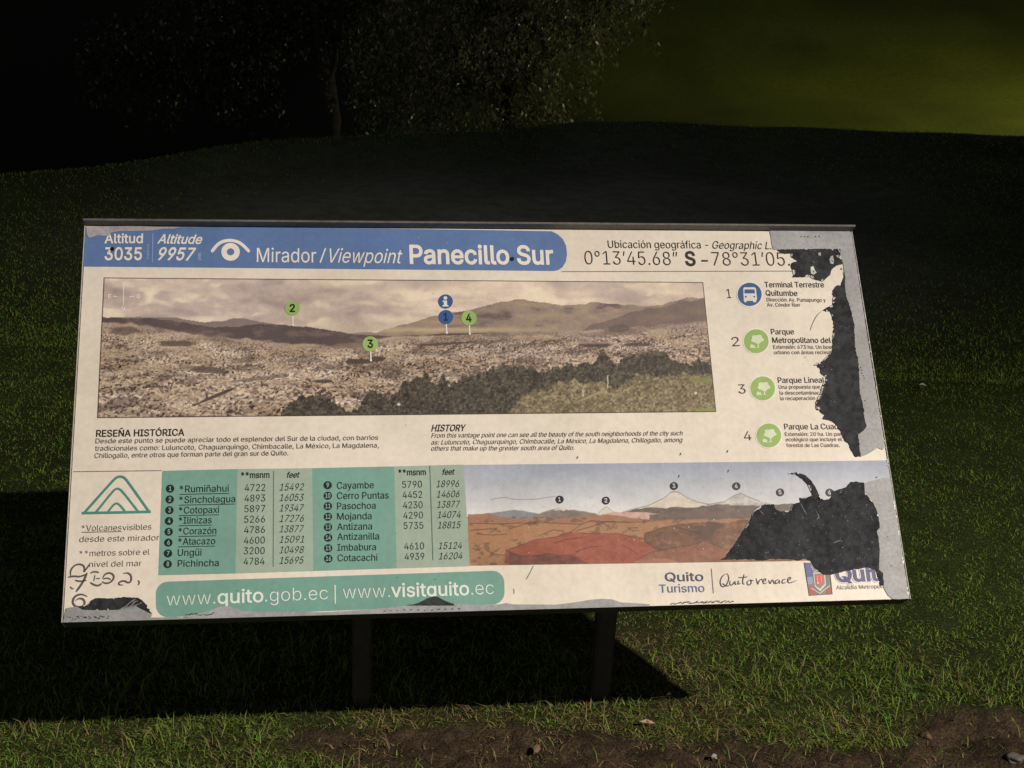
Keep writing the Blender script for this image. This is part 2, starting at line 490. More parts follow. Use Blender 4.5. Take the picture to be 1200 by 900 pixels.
# outlines of the letters: for each, its advance and then its contours as x, y pairs, in 1/400 em
LETTER_SET = "ABCDEFGHIJKLMNOPQRSTUVWXYZabcdefghijklmnopqrstuvwxyz0123456789áéíóúñÑüÓ.,:*-°’”/ "
LETTER_DATA = [
[192, [7, 0, 81, 203, 110, 203, 185, 0, 158, 0, 115, 121, 112, 129, 109, 138, 106, 149, 102, 161, 98, 175, 93, 191, 98, 191, 93, 175, 89, 161, 85, 148, 82, 138, 79, 129, 76, 121, 34, 0], [44, 57, 44, 79, 148, 79, 148, 57]],
[182, [24, 0, 24, 203, 96, 203, 110, 203, 121, 200, 132, 196, 140, 191, 147, 184, 152, 177, 156, 168, 158, 159, 159, 150, 159, 141, 157, 134, 155, 128, 151, 123, 147, 118, 143, 114, 137, 111, 132, 109, 126, 107, 126, 105, 132, 104, 139, 102, 145, 98, 151, 94, 156, 88, 161, 81, 164, 73, 166, 65, 167, 54, 166, 45, 164, 35, 160, 27, 154, 19, 147, 13, 138, 7, 127, 3, 114, 1, 99, 0], [50, 23, 98, 23, 112, 24, 124, 27, 132, 32, 138, 38, 141, 46, 142, 55, 142, 61, 140, 68, 137, 74, 133, 79, 128, 83, 122, 87, 115, 90, 108, 92, 99, 92, 50, 92], [50, 114, 95, 114, 102, 115, 109, 116, 115, 118, 121, 122, 125, 126, 129, 131, 132, 136, 134, 142, 134, 149, 133, 157, 130, 165, 125, 172, 118, 177, 108, 180, 96, 181, 50, 181]],
[204, [107, -3, 90, -1, 74, 3, 60, 10, 47, 20, 37, 32, 28, 46, 21, 63, 17, 81, 16, 102, 17, 122, 21, 141, 28, 157, 37, 172, 47, 184, 60, 193, 74, 201, 90, 205, 107, 206, 117, 206, 127, 204, 136, 202, 145, 198, 153, 194, 161, 188, 168, 182, 174, 175, 179, 167, 183, 159, 187, 149, 189, 139, 163, 139, 161, 146, 159, 152, 156, 158, 152, 163, 148, 167, 143, 171, 138, 175, 132, 177, 126, 180, 120, 181, 113, 182, 107, 182, 95, 181, 84, 178, 73, 173, 64, 166, 56, 157, 50, 146, 45, 133, 42, 118, 41, 102, 42, 85, 45, 71, 50, 58, 57, 47, 64, 38, 74, 31, 84, 25, 95, 22, 107, 21, 113, 21, 120, 22, 126, 24, 132, 26, 138, 29, 143, 32, 148, 36, 152, 41, 156, 46, 159, 51, 161, 58, 163, 64, 189, 64, 187, 54, 184, 45, 179, 36, 174, 28, 168, 21, 161, 15, 153, 10, 145, 5, 136, 2, 127, -1, 117, -2]],
[201, [88, 0, 38, 0, 38, 23, 86, 23, 102, 24, 115, 27, 127, 32, 137, 40, 145, 49, 152, 60, 156, 72, 159, 86, 160, 102, 159, 118, 156, 132, 152, 144, 145, 155, 138, 164, 128, 171, 116, 176, 103, 180, 88, 181, 37, 181, 37, 203, 90, 203, 109, 202, 126, 198, 141, 191, 154, 182, 165, 170, 173, 156, 180, 140, 183, 122, 185, 102, 183, 82, 180, 64, 173, 47, 165, 33, 154, 22, 140, 12, 125, 5, 107, 1], [50, 203, 50, 0, 24, 0, 24, 203]],
[167, [24, 0, 24, 203, 149, 203, 149, 181, 50, 181, 50, 114, 142, 114, 142, 91, 50, 91, 50, 23, 150, 23, 150, 0]],
[164, [24, 0, 24, 203, 148, 203, 148, 181, 50, 181, 50, 111, 138, 111, 138, 88, 50, 88, 50, 0]],
[208, [107, -3, 90, -1, 74, 3, 60, 10, 47, 20, 36, 32, 28, 46, 21, 63, 17, 81, 16, 102, 17, 122, 21, 141, 28, 157, 36, 172, 47, 184, 60, 193, 74, 201, 89, 205, 106, 206, 116, 206, 127, 204, 136, 201, 145, 198, 154, 193, 161, 188, 168, 181, 174, 174, 180, 167, 184, 158, 187, 149, 190, 139, 163, 139, 161, 146, 158, 152, 155, 157, 151, 162, 147, 167, 142, 171, 137, 174, 132, 177, 126, 179, 120, 181, 113, 182, 106, 182, 94, 181, 83, 178, 73, 173, 64, 166, 56, 157, 50, 146, 45, 133, 42, 118, 41, 102, 42, 85, 45, 71, 50, 58, 57, 47, 64, 38, 74, 31, 84, 25, 95, 22, 107, 21, 119, 22, 129, 24, 138, 28, 146, 34, 153, 41, 158, 49, 163, 59, 165, 69, 166, 81, 174, 80, 113, 80, 113, 102, 191, 102, 191, 80, 190, 64, 186, 49, 180, 36, 172, 25, 162, 15, 151, 8, 137, 2, 123, -2]],
[207, [24, 0, 24, 203, 50, 203, 50, 116, 157, 116, 157, 203, 183, 203, 183, 0, 157, 0, 157, 93, 50, 93, 50, 0]],
[120, [12, 0, 12, 23, 47, 23, 47, 181, 12, 181, 12, 203, 108, 203, 108, 181, 73, 181, 73, 23, 108, 23, 108, 0]],
[159, [74, -3, 57, -1, 43, 4, 30, 13, 21, 25, 15, 40, 13, 58, 13, 69, 39, 69, 39, 58, 40, 47, 43, 37, 49, 30, 56, 24, 64, 21, 74, 20, 84, 21, 92, 24, 99, 30, 104, 37, 108, 47, 109, 58, 109, 203, 135, 203, 135, 58, 133, 40, 127, 25, 118, 13, 105, 4, 91, -1]],
[187, [42, 58, 42, 86, 46, 93, 51, 99, 56, 104, 60, 110, 65, 116, 70, 121, 75, 127, 80, 132, 85, 138, 145, 203, 179, 203, 92, 110, 91, 110], [24, 0, 24, 203, 50, 203, 50, 134, 50, 90, 50, 77, 50, 0], [149, 0, 75, 104, 91, 124, 179, 0]],
[157, [24, 0, 24, 203, 50, 203, 50, 23, 144, 23, 144, 0]],
[251, [24, 0, 24, 203, 61, 203, 111, 75, 112, 72, 113, 68, 115, 64, 116, 59, 118, 54, 120, 49, 121, 44, 123, 39, 125, 34, 126, 29, 127, 24, 129, 20, 123, 20, 124, 24, 126, 28, 127, 33, 129, 38, 130, 43, 132, 48, 134, 54, 135, 59, 137, 63, 138, 68, 140, 71, 141, 75, 191, 203, 227, 203, 227, 0, 202, 0, 202, 116, 202, 121, 202, 126, 202, 131, 202, 136, 202, 142, 202, 147, 202, 153, 202, 159, 202, 165, 203, 171, 203, 177, 203, 183, 205, 183, 203, 177, 201, 170, 199, 164, 197, 157, 195, 151, 193, 145, 191, 139, 189, 134, 187, 129, 185, 124, 184, 120, 182, 116, 137, 0, 114, 0, 68, 116, 67, 120, 65, 124, 64, 128, 62, 133, 60, 139, 58, 144, 56, 150, 54, 157, 52, 163, 49, 170, 47, 176, 45, 183, 48, 183, 48, 178, 48, 172, 48, 166, 48, 161, 48, 155, 48, 149, 48, 143, 49, 137, 49, 131, 49, 126, 49, 121, 49, 116, 49, 0]],
[209, [24, 0, 24, 203, 54, 203, 137, 73, 140, 69, 142, 65, 145, 60, 148, 55, 152, 49, 155, 43, 159, 36, 162, 29, 166, 22, 162, 21, 161, 29, 161, 36, 160, 43, 160, 50, 160, 57, 160, 63, 160, 69, 160, 74, 160, 78, 160, 203, 185, 203, 185, 0, 155, 0, 81, 116, 78, 121, 74, 127, 71, 132, 67, 138, 63, 145, 59, 152, 54, 161, 49, 170, 43, 181, 48, 181, 48, 172, 49, 162, 49, 153, 49, 145, 49, 138, 50, 131, 50, 125, 50, 120, 50, 116, 50, 0]],
[213, [107, -3, 90, -1, 74, 3, 60, 10, 48, 20, 37, 32, 28, 46, 21, 63, 17, 81, 16, 102, 17, 122, 21, 141, 28, 157, 37, 172, 48, 184, 60, 193, 74, 201, 90, 205, 107, 206, 124, 205, 139, 201, 153, 193, 166, 184, 177, 172, 186, 157, 192, 141, 196, 122, 197, 102, 196, 81, 192, 63, 186, 46, 177, 32, 166, 20, 153, 10, 139, 3, 124, -1], [107, 21, 119, 22, 130, 25, 140, 30, 149, 38, 157, 47, 163, 58, 168, 71, 171, 85, 172, 102, 171, 118, 168, 133, 163, 146, 157, 157, 149, 166, 140, 173, 130, 178, 119, 181, 107, 182, 95, 181, 84, 178, 74, 173, 64, 166, 57, 157, 50, 146, 45, 133, 42, 118, 41, 102, 42, 85, 45, 71, 50, 58, 57, 47, 64, 38, 74, 30, 84, 25, 95, 22]],
[178, [24, 0, 24, 203, 94, 203, 109, 203, 122, 200, 133, 195, 142, 189, 150, 181, 156, 172, 160, 162, 163, 151, 163, 139, 163, 127, 160, 116, 156, 106, 150, 97, 142, 89, 133, 83, 122, 78, 109, 75, 94, 74, 44, 74, 44, 97, 93, 97, 103, 98, 112, 99, 119, 102, 125, 107, 130, 112, 133, 117, 136, 124, 137, 131, 138, 139, 137, 147, 136, 154, 133, 161, 130, 166, 125, 171, 119, 175, 111, 178, 103, 180, 93, 181, 50, 181, 50, 0]],
[213, [98, 64, 125, 64, 148, 34, 153, 26, 187, -19, 160, -19, 138, 11, 132, 18], [107, -3, 90, -1, 74, 3, 60, 10, 48, 20, 37, 32, 28, 46, 21, 63, 17, 81, 16, 102, 17, 122, 21, 141, 28, 157, 37, 172, 48, 184, 60, 193, 74, 201, 90, 205, 107, 206, 124, 205, 139, 201, 153, 193, 166, 184, 177, 172, 186, 157, 192, 141, 196, 122, 197, 102, 196, 81, 192, 63, 186, 46, 177, 32, 166, 20, 153, 10, 139, 3, 124, -1], [107, 21, 119, 22, 130, 25, 140, 30, 149, 38, 157, 47, 163, 58, 168, 71, 171, 85, 172, 102, 171, 118, 168, 133, 163, 146, 157, 157, 149, 166, 140, 173, 130, 178, 119, 181, 107, 182, 95, 181, 84, 178, 74, 173, 64, 166, 57, 157, 50, 146, 45, 133, 42, 118, 41, 102, 42, 85, 45, 71, 50, 58, 57, 47, 64, 38, 74, 30, 84, 25, 95, 22]],
[180, [24, 0, 24, 203, 94, 203, 109, 203, 122, 200, 133, 195, 143, 189, 150, 182, 156, 173, 160, 163, 163, 153, 164, 141, 163, 129, 160, 118, 156, 109, 150, 100, 143, 93, 133, 87, 122, 83, 109, 80, 94, 79, 39, 79, 39, 102, 93, 102, 103, 103, 112, 104, 119, 107, 125, 110, 130, 115, 133, 120, 136, 126, 138, 133, 138, 141, 138, 149, 136, 156, 133, 162, 130, 167, 125, 172, 119, 176, 112, 179, 103, 180, 93, 181, 50, 181, 50, 0], [141, 0, 92, 92, 121, 92, 171, 0]],
[179, [89, -4, 75, -3, 63, 0, 51, 4, 41, 9, 32, 16, 26, 24, 20, 33, 17, 43, 15, 55, 42, 55, 43, 47, 46, 41, 49, 35, 54, 30, 60, 26, 67, 23, 74, 21, 81, 20, 89, 20, 98, 20, 107, 22, 114, 24, 121, 27, 127, 32, 132, 37, 135, 42, 137, 49, 138, 56, 138, 62, 136, 67, 133, 72, 129, 75, 124, 79, 118, 82, 112, 84, 105, 87, 98, 89, 73, 96, 58, 101, 45, 108, 34, 116, 27, 125, 22, 136, 21, 149, 22, 160, 25, 170, 30, 179, 37, 187, 45, 194, 55, 199, 66, 203, 78, 205, 91, 206, 104, 205, 116, 203, 126, 199, 136, 194, 144, 187, 151, 179, 156, 171, 159, 161, 160, 151, 135, 151, 133, 161, 128, 169, 121, 175, 112, 180, 102, 182, 90, 183, 82, 183, 74, 181, 67, 179, 61, 176, 56, 172, 51, 167, 48, 162, 47, 156, 46, 150, 47, 144, 49, 138, 52, 133, 57, 129, 62, 126, 68, 123, 74, 121, 79, 119, 85, 117, 106, 112, 112, 110, 118, 108, 125, 105, 131, 103, 137, 99, 143, 95, 149, 90, 154, 85, 158, 79, 161, 72, 163, 64, 163, 55, 162, 45, 159, 35, 155, 25, 148, 17, 139, 10, 129, 4, 118, 0, 104, -3]],
[179, [13, 181, 13, 203, 167, 203, 167, 181, 103, 181, 103, 0, 77, 0, 77, 181]],
[207, [104, -3, 88, -2, 74, 1, 62, 6, 51, 13, 41, 22, 34, 32, 28, 43, 25, 56, 24, 69, 24, 203, 50, 203, 50, 71, 50, 62, 53, 53, 56, 45, 61, 38, 67, 32, 75, 27, 83, 24, 93, 21, 104, 21, 114, 21, 124, 24, 132, 27, 140, 32, 146, 38, 151, 45, 154, 53, 156, 62, 157, 71, 157, 203, 183, 203, 183, 69, 182, 56, 178, 43, 173, 32, 166, 22, 156, 13, 145, 6, 133, 1, 119, -2]],
[192, [82, 0, 7, 203, 34, 203, 77, 82, 80, 75, 83, 66, 86, 55, 90, 43, 94, 28, 99, 12, 94, 12, 99, 29, 103, 43, 107, 55, 110, 66, 113, 75, 116, 82, 158, 203, 185, 203, 111, 0]],
[274, [62, 0, 7, 203, 33, 203, 65, 78, 67, 72, 69, 65, 70, 58, 72, 51, 73, 44, 75, 37, 76, 30, 77, 23, 79, 16, 76, 16, 77, 23, 78, 30, 80, 37, 81, 44, 83, 51, 85, 58, 86, 65, 88, 72, 90, 78, 122, 203, 152, 203, 185, 78, 186, 72, 188, 65, 190, 58, 191, 51, 193, 44, 194, 37, 196, 30, 197, 23, 199, 16, 195, 16, 197, 23, 198, 30, 200, 37, 201, 44, 203, 51, 204, 58, 206, 65, 207, 72, 209, 78, 241, 203, 268, 203, 212, 0, 182, 0, 147, 129, 145, 138, 143, 147, 141, 157, 138, 167, 136, 178, 134, 190, 140, 190, 138, 179, 136, 168, 134, 158, 132, 148, 130, 139, 127, 129, 92, 0]],
[190, [7, 0, 87, 114, 87, 95, 12, 203, 42, 203, 71, 160, 75, 154, 79, 149, 82, 144, 84, 140, 87, 136, 89, 132, 92, 127, 95, 122, 97, 117, 93, 117, 96, 122, 98, 127, 101, 131, 103, 136, 106, 140, 109, 144, 112, 149, 115, 154, 119, 160, 149, 203, 178, 203, 104, 96, 104, 115, 182, 0, 153, 0, 117, 52, 113, 57, 110, 62, 107, 66, 105, 70, 102, 74, 100, 78, 97, 82, 95, 87, 92, 92, 98, 92, 95, 87, 93, 83, 90, 79, 88, 75, 85, 70, 82, 66, 80, 62, 76, 57, 73, 52, 37, 0]],
[189, [81, 0, 81, 83, 7, 203, 36, 203, 77, 138, 81, 131, 85, 124, 89, 117, 92, 110, 96, 101, 100, 92, 89, 92, 93, 102, 97, 110, 100, 117, 104, 124, 108, 131, 112, 138, 152, 203, 182, 203, 107, 83, 107, 0]],
[175, [17, 0, 17, 19, 109, 154, 114, 160, 118, 166, 122, 172, 127, 178, 132, 184, 136, 190, 139, 182, 131, 181, 123, 181, 114, 181, 106, 181, 97, 181, 89, 181, 16, 181, 16, 203, 159, 203, 159, 185, 67, 51, 63, 45, 58, 39, 54, 32, 49, 26, 44, 20, 39, 13, 36, 22, 44, 22, 53, 22, 61, 23, 69, 23, 77, 23, 86, 23, 160, 23, 160, 0]],
[156, [64, -3, 55, -3, 46, -1, 38, 2, 30, 6, 24, 11, 19, 18, 15, 25, 13, 34, 12, 43, 13, 51, 14, 58, 17, 64, 21, 69, 26, 74, 31, 77, 37, 80, 43, 82, 50, 84, 57, 86, 64, 87, 71, 88, 80, 89, 87, 90, 93, 91, 99, 91, 103, 93, 106, 94, 108, 96, 110, 99, 110, 102, 110, 103, 110, 109, 109, 114, 107, 119, 104, 123, 100, 126, 96, 129, 91, 131, 85, 132, 78, 132, 71, 132, 65, 131, 60, 129, 55, 126, 51, 124, 47, 120, 44, 117, 42, 113, 40, 110, 16, 116, 20, 125, 25, 132, 31, 138, 38, 143, 45, 147, 53, 150, 61, 152, 69, 153, 78, 154, 83, 154, 89, 153, 96, 152, 102, 150, 108, 147, 114, 144, 120, 140, 125, 135, 129, 128, 132, 120, 134, 111, 135, 101, 135, 0, 111, 0, 111, 21, 109, 21, 107, 17, 104, 14, 101, 10, 97, 6, 92, 3, 86, 0, 80, -2, 72, -3], [68, 18, 77, 19, 84, 21, 91, 23, 97, 27, 102, 32, 105, 37, 108, 43, 110, 49, 110, 55, 110, 76, 109, 75, 107, 74, 104, 73, 100, 72, 97, 71, 93, 70, 88, 70, 84, 69, 80, 68, 76, 68, 73, 68, 70, 67, 64, 66, 59, 65, 54, 63, 49, 61, 45, 59, 41, 56, 39, 52, 37, 47, 37, 42, 37, 37, 39, 33, 41, 29, 44, 26, 48, 23, 52, 21, 57, 19, 62, 18]],
[170, [92, -3, 83, -3, 75, -1, 69, 2, 63, 5, 59, 9, 55, 12, 52, 16, 49, 20, 47, 23, 45, 23, 45, 0, 21, 0, 21, 203, 45, 203, 45, 128, 47, 128, 49, 131, 52, 134, 55, 138, 59, 142, 63, 146, 69, 149, 75, 152, 83, 153, 92, 154, 104, 153, 115, 150, 125, 144, 134, 137, 142, 128, 148, 117, 152, 105, 155, 91, 156, 76, 155, 60, 152, 46, 148, 34, 142, 23, 134, 14, 125, 6, 115, 1, 104, -2], [88, 19, 97, 20, 105, 22, 112, 26, 118, 32, 123, 39, 126, 47, 129, 56, 131, 65, 131, 76, 131, 86, 129, 96, 126, 104, 123, 112, 118, 119, 112, 125, 105, 129, 97, 131, 88, 132, 79, 131, 71, 129, 64, 125, 59, 119, 54, 113, 50, 105, 47, 96, 46, 87, 45, 76, 46, 65, 47, 55, 50, 46, 54, 38, 59, 31, 65, 26, 72, 22, 79, 20]],
[158, [83, -3, 70, -2, 58, 1, 47, 7, 37, 14, 29, 23, 22, 34, 18, 46, 15, 60, 14, 75, 15, 90, 18, 104, 22, 116, 29, 127, 37, 137, 47, 144, 58, 149, 70, 153, 83, 154, 90, 153, 97, 152, 104, 151, 110, 149, 116, 146, 122, 142, 127, 138, 132, 134, 136, 129, 139, 123, 142, 117, 145, 111, 121, 105, 120, 109, 118, 112, 116, 116, 114, 119, 111, 122, 108, 124, 105, 127, 101, 128, 97, 130, 92, 131, 88, 132, 83, 132, 73, 131, 65, 128, 58, 124, 52, 118, 47, 111, 43, 103, 41, 94, 39, 85, 39, 75, 39, 65, 41, 56, 43, 47, 47, 39, 52, 32, 58, 26, 65, 22, 73, 19, 83, 19, 88, 19, 93, 19, 97, 21, 101, 22, 105, 24, 108, 26, 111, 29, 114, 32, 117, 35, 119, 39, 120, 43, 122, 47, 145, 41, 143, 34, 140, 28, 136, 22, 132, 17, 128, 13, 122, 9, 117, 5, 111, 2, 104, 0, 97, -2, 90, -3]],
[170, [78, -3, 66, -2, 55, 1, 45, 6, 36, 14, 28, 23, 22, 34, 17, 46, 15, 60, 14, 76, 15, 91, 17, 105, 22, 117, 28, 128, 36, 137, 45, 144, 55, 150, 66, 153, 78, 154, 87, 153, 95, 152, 101, 149, 107, 146, 111, 142, 115, 138, 118, 134, 121, 131, 122, 128, 124, 128, 124, 203, 149, 203, 149, 0, 125, 0, 125, 23, 123, 23, 121, 20, 118, 16, 115, 12, 111, 9, 106, 5, 101, 2, 95, -1, 87, -3], [82, 19, 91, 20, 98, 22, 105, 26, 111, 31, 116, 38, 120, 46, 122, 55, 124, 65, 125, 76, 124, 87, 123, 96, 120, 105, 116, 113, 111, 119, 105, 125, 98, 129, 91, 131, 82, 132, 73, 131, 65, 129, 58, 125, 52, 119, 47, 112, 43, 104, 41, 96, 39, 86, 39, 76, 39, 65, 41, 56, 43, 47, 47, 39, 52, 32, 58, 26, 65, 22, 73, 20]],
[162, [85, -3, 71, -2, 58, 1, 47, 7, 37, 14, 29, 23, 22, 34, 17, 46, 15, 60, 14, 75, 15, 90, 17, 103, 22, 116, 29, 127, 37, 136, 46, 144, 57, 149, 69, 153, 82, 154, 90, 153, 98, 152, 106, 150, 114, 146, 121, 142, 128, 136, 134, 130, 139, 122, 143, 113, 146, 102, 148, 91, 148, 78, 148, 68, 30, 68, 30, 88, 135, 88, 124, 81, 123, 90, 122, 99, 119, 107, 115, 115, 111, 121, 105, 126, 98, 129, 91, 131, 82, 132, 73, 131, 65, 129, 59, 125, 53, 120, 48, 115, 44, 108, 41, 100, 39, 93, 38, 84, 38, 71, 39, 60, 41, 51, 44, 42, 49, 35, 54, 29, 60, 25, 68, 21, 76, 19, 85, 18, 91, 19, 96, 20, 101, 21, 106, 23, 110, 26, 114, 29, 117, 33, 120, 37, 122, 42, 146, 36, 143, 29, 139, 22, 134, 16, 128, 10, 121, 6, 113, 2, 104, -1, 95, -3]],
[101, [91, 152, 91, 131, 3, 131, 3, 152], [32, 0, 32, 173, 33, 181, 35, 188, 38, 194, 43, 200, 48, 204, 54, 208, 61, 210, 68, 211, 75, 212, 80, 212, 85, 211, 89, 211, 92, 210, 95, 209, 97, 208, 91, 187, 90, 188, 88, 188, 86, 189, 84, 189, 81, 189, 78, 190, 71, 189, 66, 187, 62, 184, 59, 180, 57, 174, 57, 167, 57, 0]],
[170, [83, -60, 72, -60, 62, -58, 54, -56, 46, -53, 39, -49, 33, -44, 28, -39, 24, -33, 20, -28, 41, -16, 43, -19, 46, -23, 49, -26, 52, -30, 57, -33, 62, -35, 68, -37, 75, -39, 83, -39, 94, -38, 104, -35, 113, -30, 119, -23, 123, -14, 125, -2, 125, 27, 122, 27, 120, 24, 118, 20, 115, 17, 111, 13, 106, 9, 101, 6, 94, 4, 87, 2, 78, 2, 66, 3, 55, 6, 45, 11, 36, 17, 28, 26, 22, 36, 17, 48, 15, 61, 14, 76, 15, 91, 17, 105, 22, 117, 28, 128, 36, 137, 45, 144, 55, 150, 66, 153, 78, 154, 87, 153, 95, 152, 101, 149, 107, 146, 111, 142, 115, 138, 118, 134, 121, 131, 123, 128, 125, 128, 125, 152, 149, 152, 149, -4, 148, -16, 145, -27, 140, -36, 134, -44, 126, -50, 116, -54, 106, -58, 95, -60], [82, 24, 91, 24, 99, 26, 105, 30, 111, 35, 116, 41, 120, 48, 123, 57, 124, 66, 125, 77, 124, 87, 123, 97, 120, 106, 116, 113, 111, 120, 106, 125, 99, 129, 91, 131, 82, 132, 73, 131, 65, 129, 58, 125, 52, 119, 47, 113, 43, 105, 41, 96, 39, 87, 39, 77, 39, 67, 41, 57, 43, 49, 47, 42, 52, 35, 58, 30, 65, 27, 73, 24]],
[164, [45, 91, 45, 0, 21, 0, 21, 203, 45, 203, 45, 115, 41, 115, 46, 128, 53, 138, 61, 145, 70, 150, 80, 153, 91, 154, 101, 153, 110, 151, 118, 147, 125, 142, 131, 136, 136, 128, 140, 119, 142, 108, 143, 96, 143, 0, 118, 0, 118, 94, 117, 105, 114, 114, 109, 122, 102, 127, 94, 131, 84, 132, 77, 131, 70, 130, 64, 127, 59, 123, 54, 119, 51, 113, 48, 107, 46, 99]],
[67, [21, 0, 21, 152, 45, 152, 45, 0], [33, 177, 29, 178, 25, 179, 22, 182, 19, 185, 17, 189, 17, 193, 17, 198, 19, 201, 22, 205, 25, 207, 29, 209, 33, 209, 38, 209, 42, 207, 46, 205, 48, 201, 50, 198, 51, 193, 50, 189, 48, 185, 46, 182, 42, 179, 38, 178]],
[67, [21, 152, 45, 152, 45, -12, 45, -21, 43, -29, 41, -36, 37, -42, 32, -48, 26, -52, 19, -55, 11, -56, 2, -57, -4, -57, -4, -35, 1, -35, 7, -34, 12, -32, 16, -29, 19, -24, 20, -18, 21, -12], [33, 177, 29, 178, 25, 179, 21, 182, 19, 185, 17, 189, 16, 193, 17, 198, 19, 201, 21, 205, 25, 207, 29, 209, 33, 209, 38, 209, 42, 207, 45, 205, 48, 201, 50, 198, 50, 193, 50, 189, 48, 185, 45, 182, 42, 179, 38, 178]],
[152, [44, 55, 44, 85, 48, 85, 114, 152, 144, 152, 74, 80, 71, 80], [21, 0, 21, 203, 45, 203, 45, 0], [118, 0, 59, 74, 76, 91, 149, 0]],
[76, [56, -1, 45, 0, 36, 3, 30, 8, 25, 15, 22, 23, 21, 34, 21, 203, 45, 203, 45, 39, 46, 33, 47, 28, 48, 25, 50, 23, 54, 21, 58, 21, 61, 21, 63, 21, 64, 21, 65, 21, 67, 21, 68, 22, 72, 1, 70, 1, 67, 0, 65, 0, 62, -1, 59, -1]],
[244, [21, 0, 21, 152, 45, 152, 45, 118, 43, 118, 46, 126, 49, 133, 53, 138, 58, 143, 63, 147, 69, 150, 75, 153, 81, 154, 88, 154, 98, 153, 107, 150, 115, 144, 121, 137, 126, 128, 128, 118, 125, 118, 127, 125, 131, 131, 135, 137, 140, 142, 146, 147, 152, 150, 159, 152, 167, 154, 175, 154, 183, 154, 191, 152, 199, 149, 206, 144, 211, 138, 216, 131, 220, 123, 222, 113, 223, 102, 223, 0, 198, 0, 198, 101, 197, 111, 194, 119, 189, 125, 182, 129, 175, 131, 167, 132, 161, 132, 155, 130, 150, 128, 145, 125, 141, 121, 138, 116, 136, 111, 135, 105, 134, 99, 134, 0, 110, 0, 110, 104, 109, 112, 106, 119, 101, 124, 95, 129, 88, 131, 80, 132, 74, 132, 68, 130, 63, 128, 58, 125, 54, 121, 50, 116, 48, 110, 46, 103, 45, 95, 45, 0]],
[164, [45, 91, 45, 0, 21, 0, 21, 152, 45, 152, 45, 115, 41, 115, 46, 128, 53, 138, 61, 145, 70, 150, 80, 153, 91, 154, 101, 153, 110, 151, 118, 147, 125, 142, 131, 136, 136, 128, 140, 119, 142, 108, 143, 96, 143, 0, 118, 0, 118, 94, 117, 105, 114, 114, 109, 122, 102, 127, 94, 131, 84, 132, 77, 131, 70, 130, 64, 127, 59, 123, 54, 119, 51, 113, 48, 107, 46, 99]],
[166, [83, -3, 70, -2, 58, 1, 47, 7, 37, 14, 29, 23, 22, 34, 18, 46, 15, 60, 14, 75, 15, 90, 18, 104, 22, 116, 29, 127, 37, 137, 47, 144, 58, 149, 70, 153, 83, 154, 96, 153, 108, 149, 119, 144, 129, 137, 137, 127, 144, 116, 149, 104, 151, 90, 152, 75, 151, 60, 149, 46, 144, 34, 137, 23, 129, 14, 119, 7, 108, 1, 96, -2], [83, 19, 92, 19, 101, 22, 108, 26, 114, 32, 119, 39, 123, 47, 126, 56, 127, 65, 128, 75, 127, 85, 126, 94, 123, 103, 119, 111, 114, 118, 108, 124, 101, 128, 92, 131, 83, 132, 73, 131, 65, 128, 58, 124, 52, 118, 47, 111, 43, 103, 41, 94, 39, 85, 39, 75, 39, 65, 41, 56, 43, 47, 47, 39, 52, 32, 58, 26, 65, 22, 73, 19]],
[170, [21, -57, 21, 152, 45, 152, 45, 128, 47, 128, 49, 131, 52, 134, 55, 138, 59, 142, 63, 146, 69, 149, 75, 152, 83, 153, 92, 154, 104, 153, 115, 150, 125, 144, 134, 137, 142, 128, 148, 117, 152, 105, 155, 91, 156, 76, 155, 60, 152, 46, 148, 34, 142, 23, 134, 14, 125, 6, 115, 1, 104, -2, 92, -3, 83, -3, 75, -1, 69, 2, 64, 5, 59, 9, 55, 12, 52, 16, 49, 20, 47, 23, 45, 23, 45, -57], [88, 19, 97, 20, 105, 22, 112, 26, 118, 32, 123, 39, 126, 47, 129, 56, 131, 65, 131, 76, 131, 86, 129, 96, 126, 104, 123, 112, 118, 119, 112, 125, 105, 129, 97, 131, 88, 132, 79, 131, 71, 129, 64, 125, 59, 119, 54, 113, 50, 105, 47, 96, 46, 87, 45, 76, 46, 65, 47, 55, 50, 46, 54, 38, 59, 31, 65, 26, 72, 22, 79, 20]],
[170, [149, -57, 124, -57, 124, 23, 122, 23, 120, 20, 118, 16, 115, 12, 111, 9, 106, 5, 101, 2, 95, -1, 87, -3, 78, -3, 66, -2, 55, 1, 45, 6, 36, 14, 28, 23, 22, 34, 17, 46, 15, 60, 14, 76, 15, 91, 17, 105, 22, 117, 28, 128, 36, 137, 45, 144, 55, 150, 66, 153, 78, 154, 87, 153, 95, 152, 101, 149, 107, 146, 111, 142, 115, 138, 118, 134, 121, 131, 123, 128, 125, 128, 125, 152, 149, 152], [82, 19, 91, 20, 98, 22, 105, 26, 111, 31, 116, 38, 120, 46, 122, 55, 124, 65, 125, 76, 124, 87, 123, 96, 120, 105, 116, 113, 111, 119, 105, 125, 98, 129, 91, 131, 82, 132, 73, 131, 65, 129, 58, 125, 52, 119, 47, 112, 43, 104, 41, 96, 39, 86, 39, 76, 39, 65, 41, 56, 43, 47, 47, 39, 52, 32, 58, 26, 65, 22, 73, 20]],
[104, [21, 0, 21, 152, 45, 152, 45, 128, 46, 128, 50, 136, 55, 142, 61, 147, 68, 151, 76, 153, 85, 154, 87, 154, 89, 154, 92, 154, 94, 154, 96, 154, 97, 153, 97, 129, 96, 129, 94, 129, 92, 130, 89, 130, 86, 130, 83, 130, 76, 130, 70, 128, 64, 126, 58, 122, 54, 118, 50, 113, 48, 108, 46, 102, 45, 95, 45, 0]],
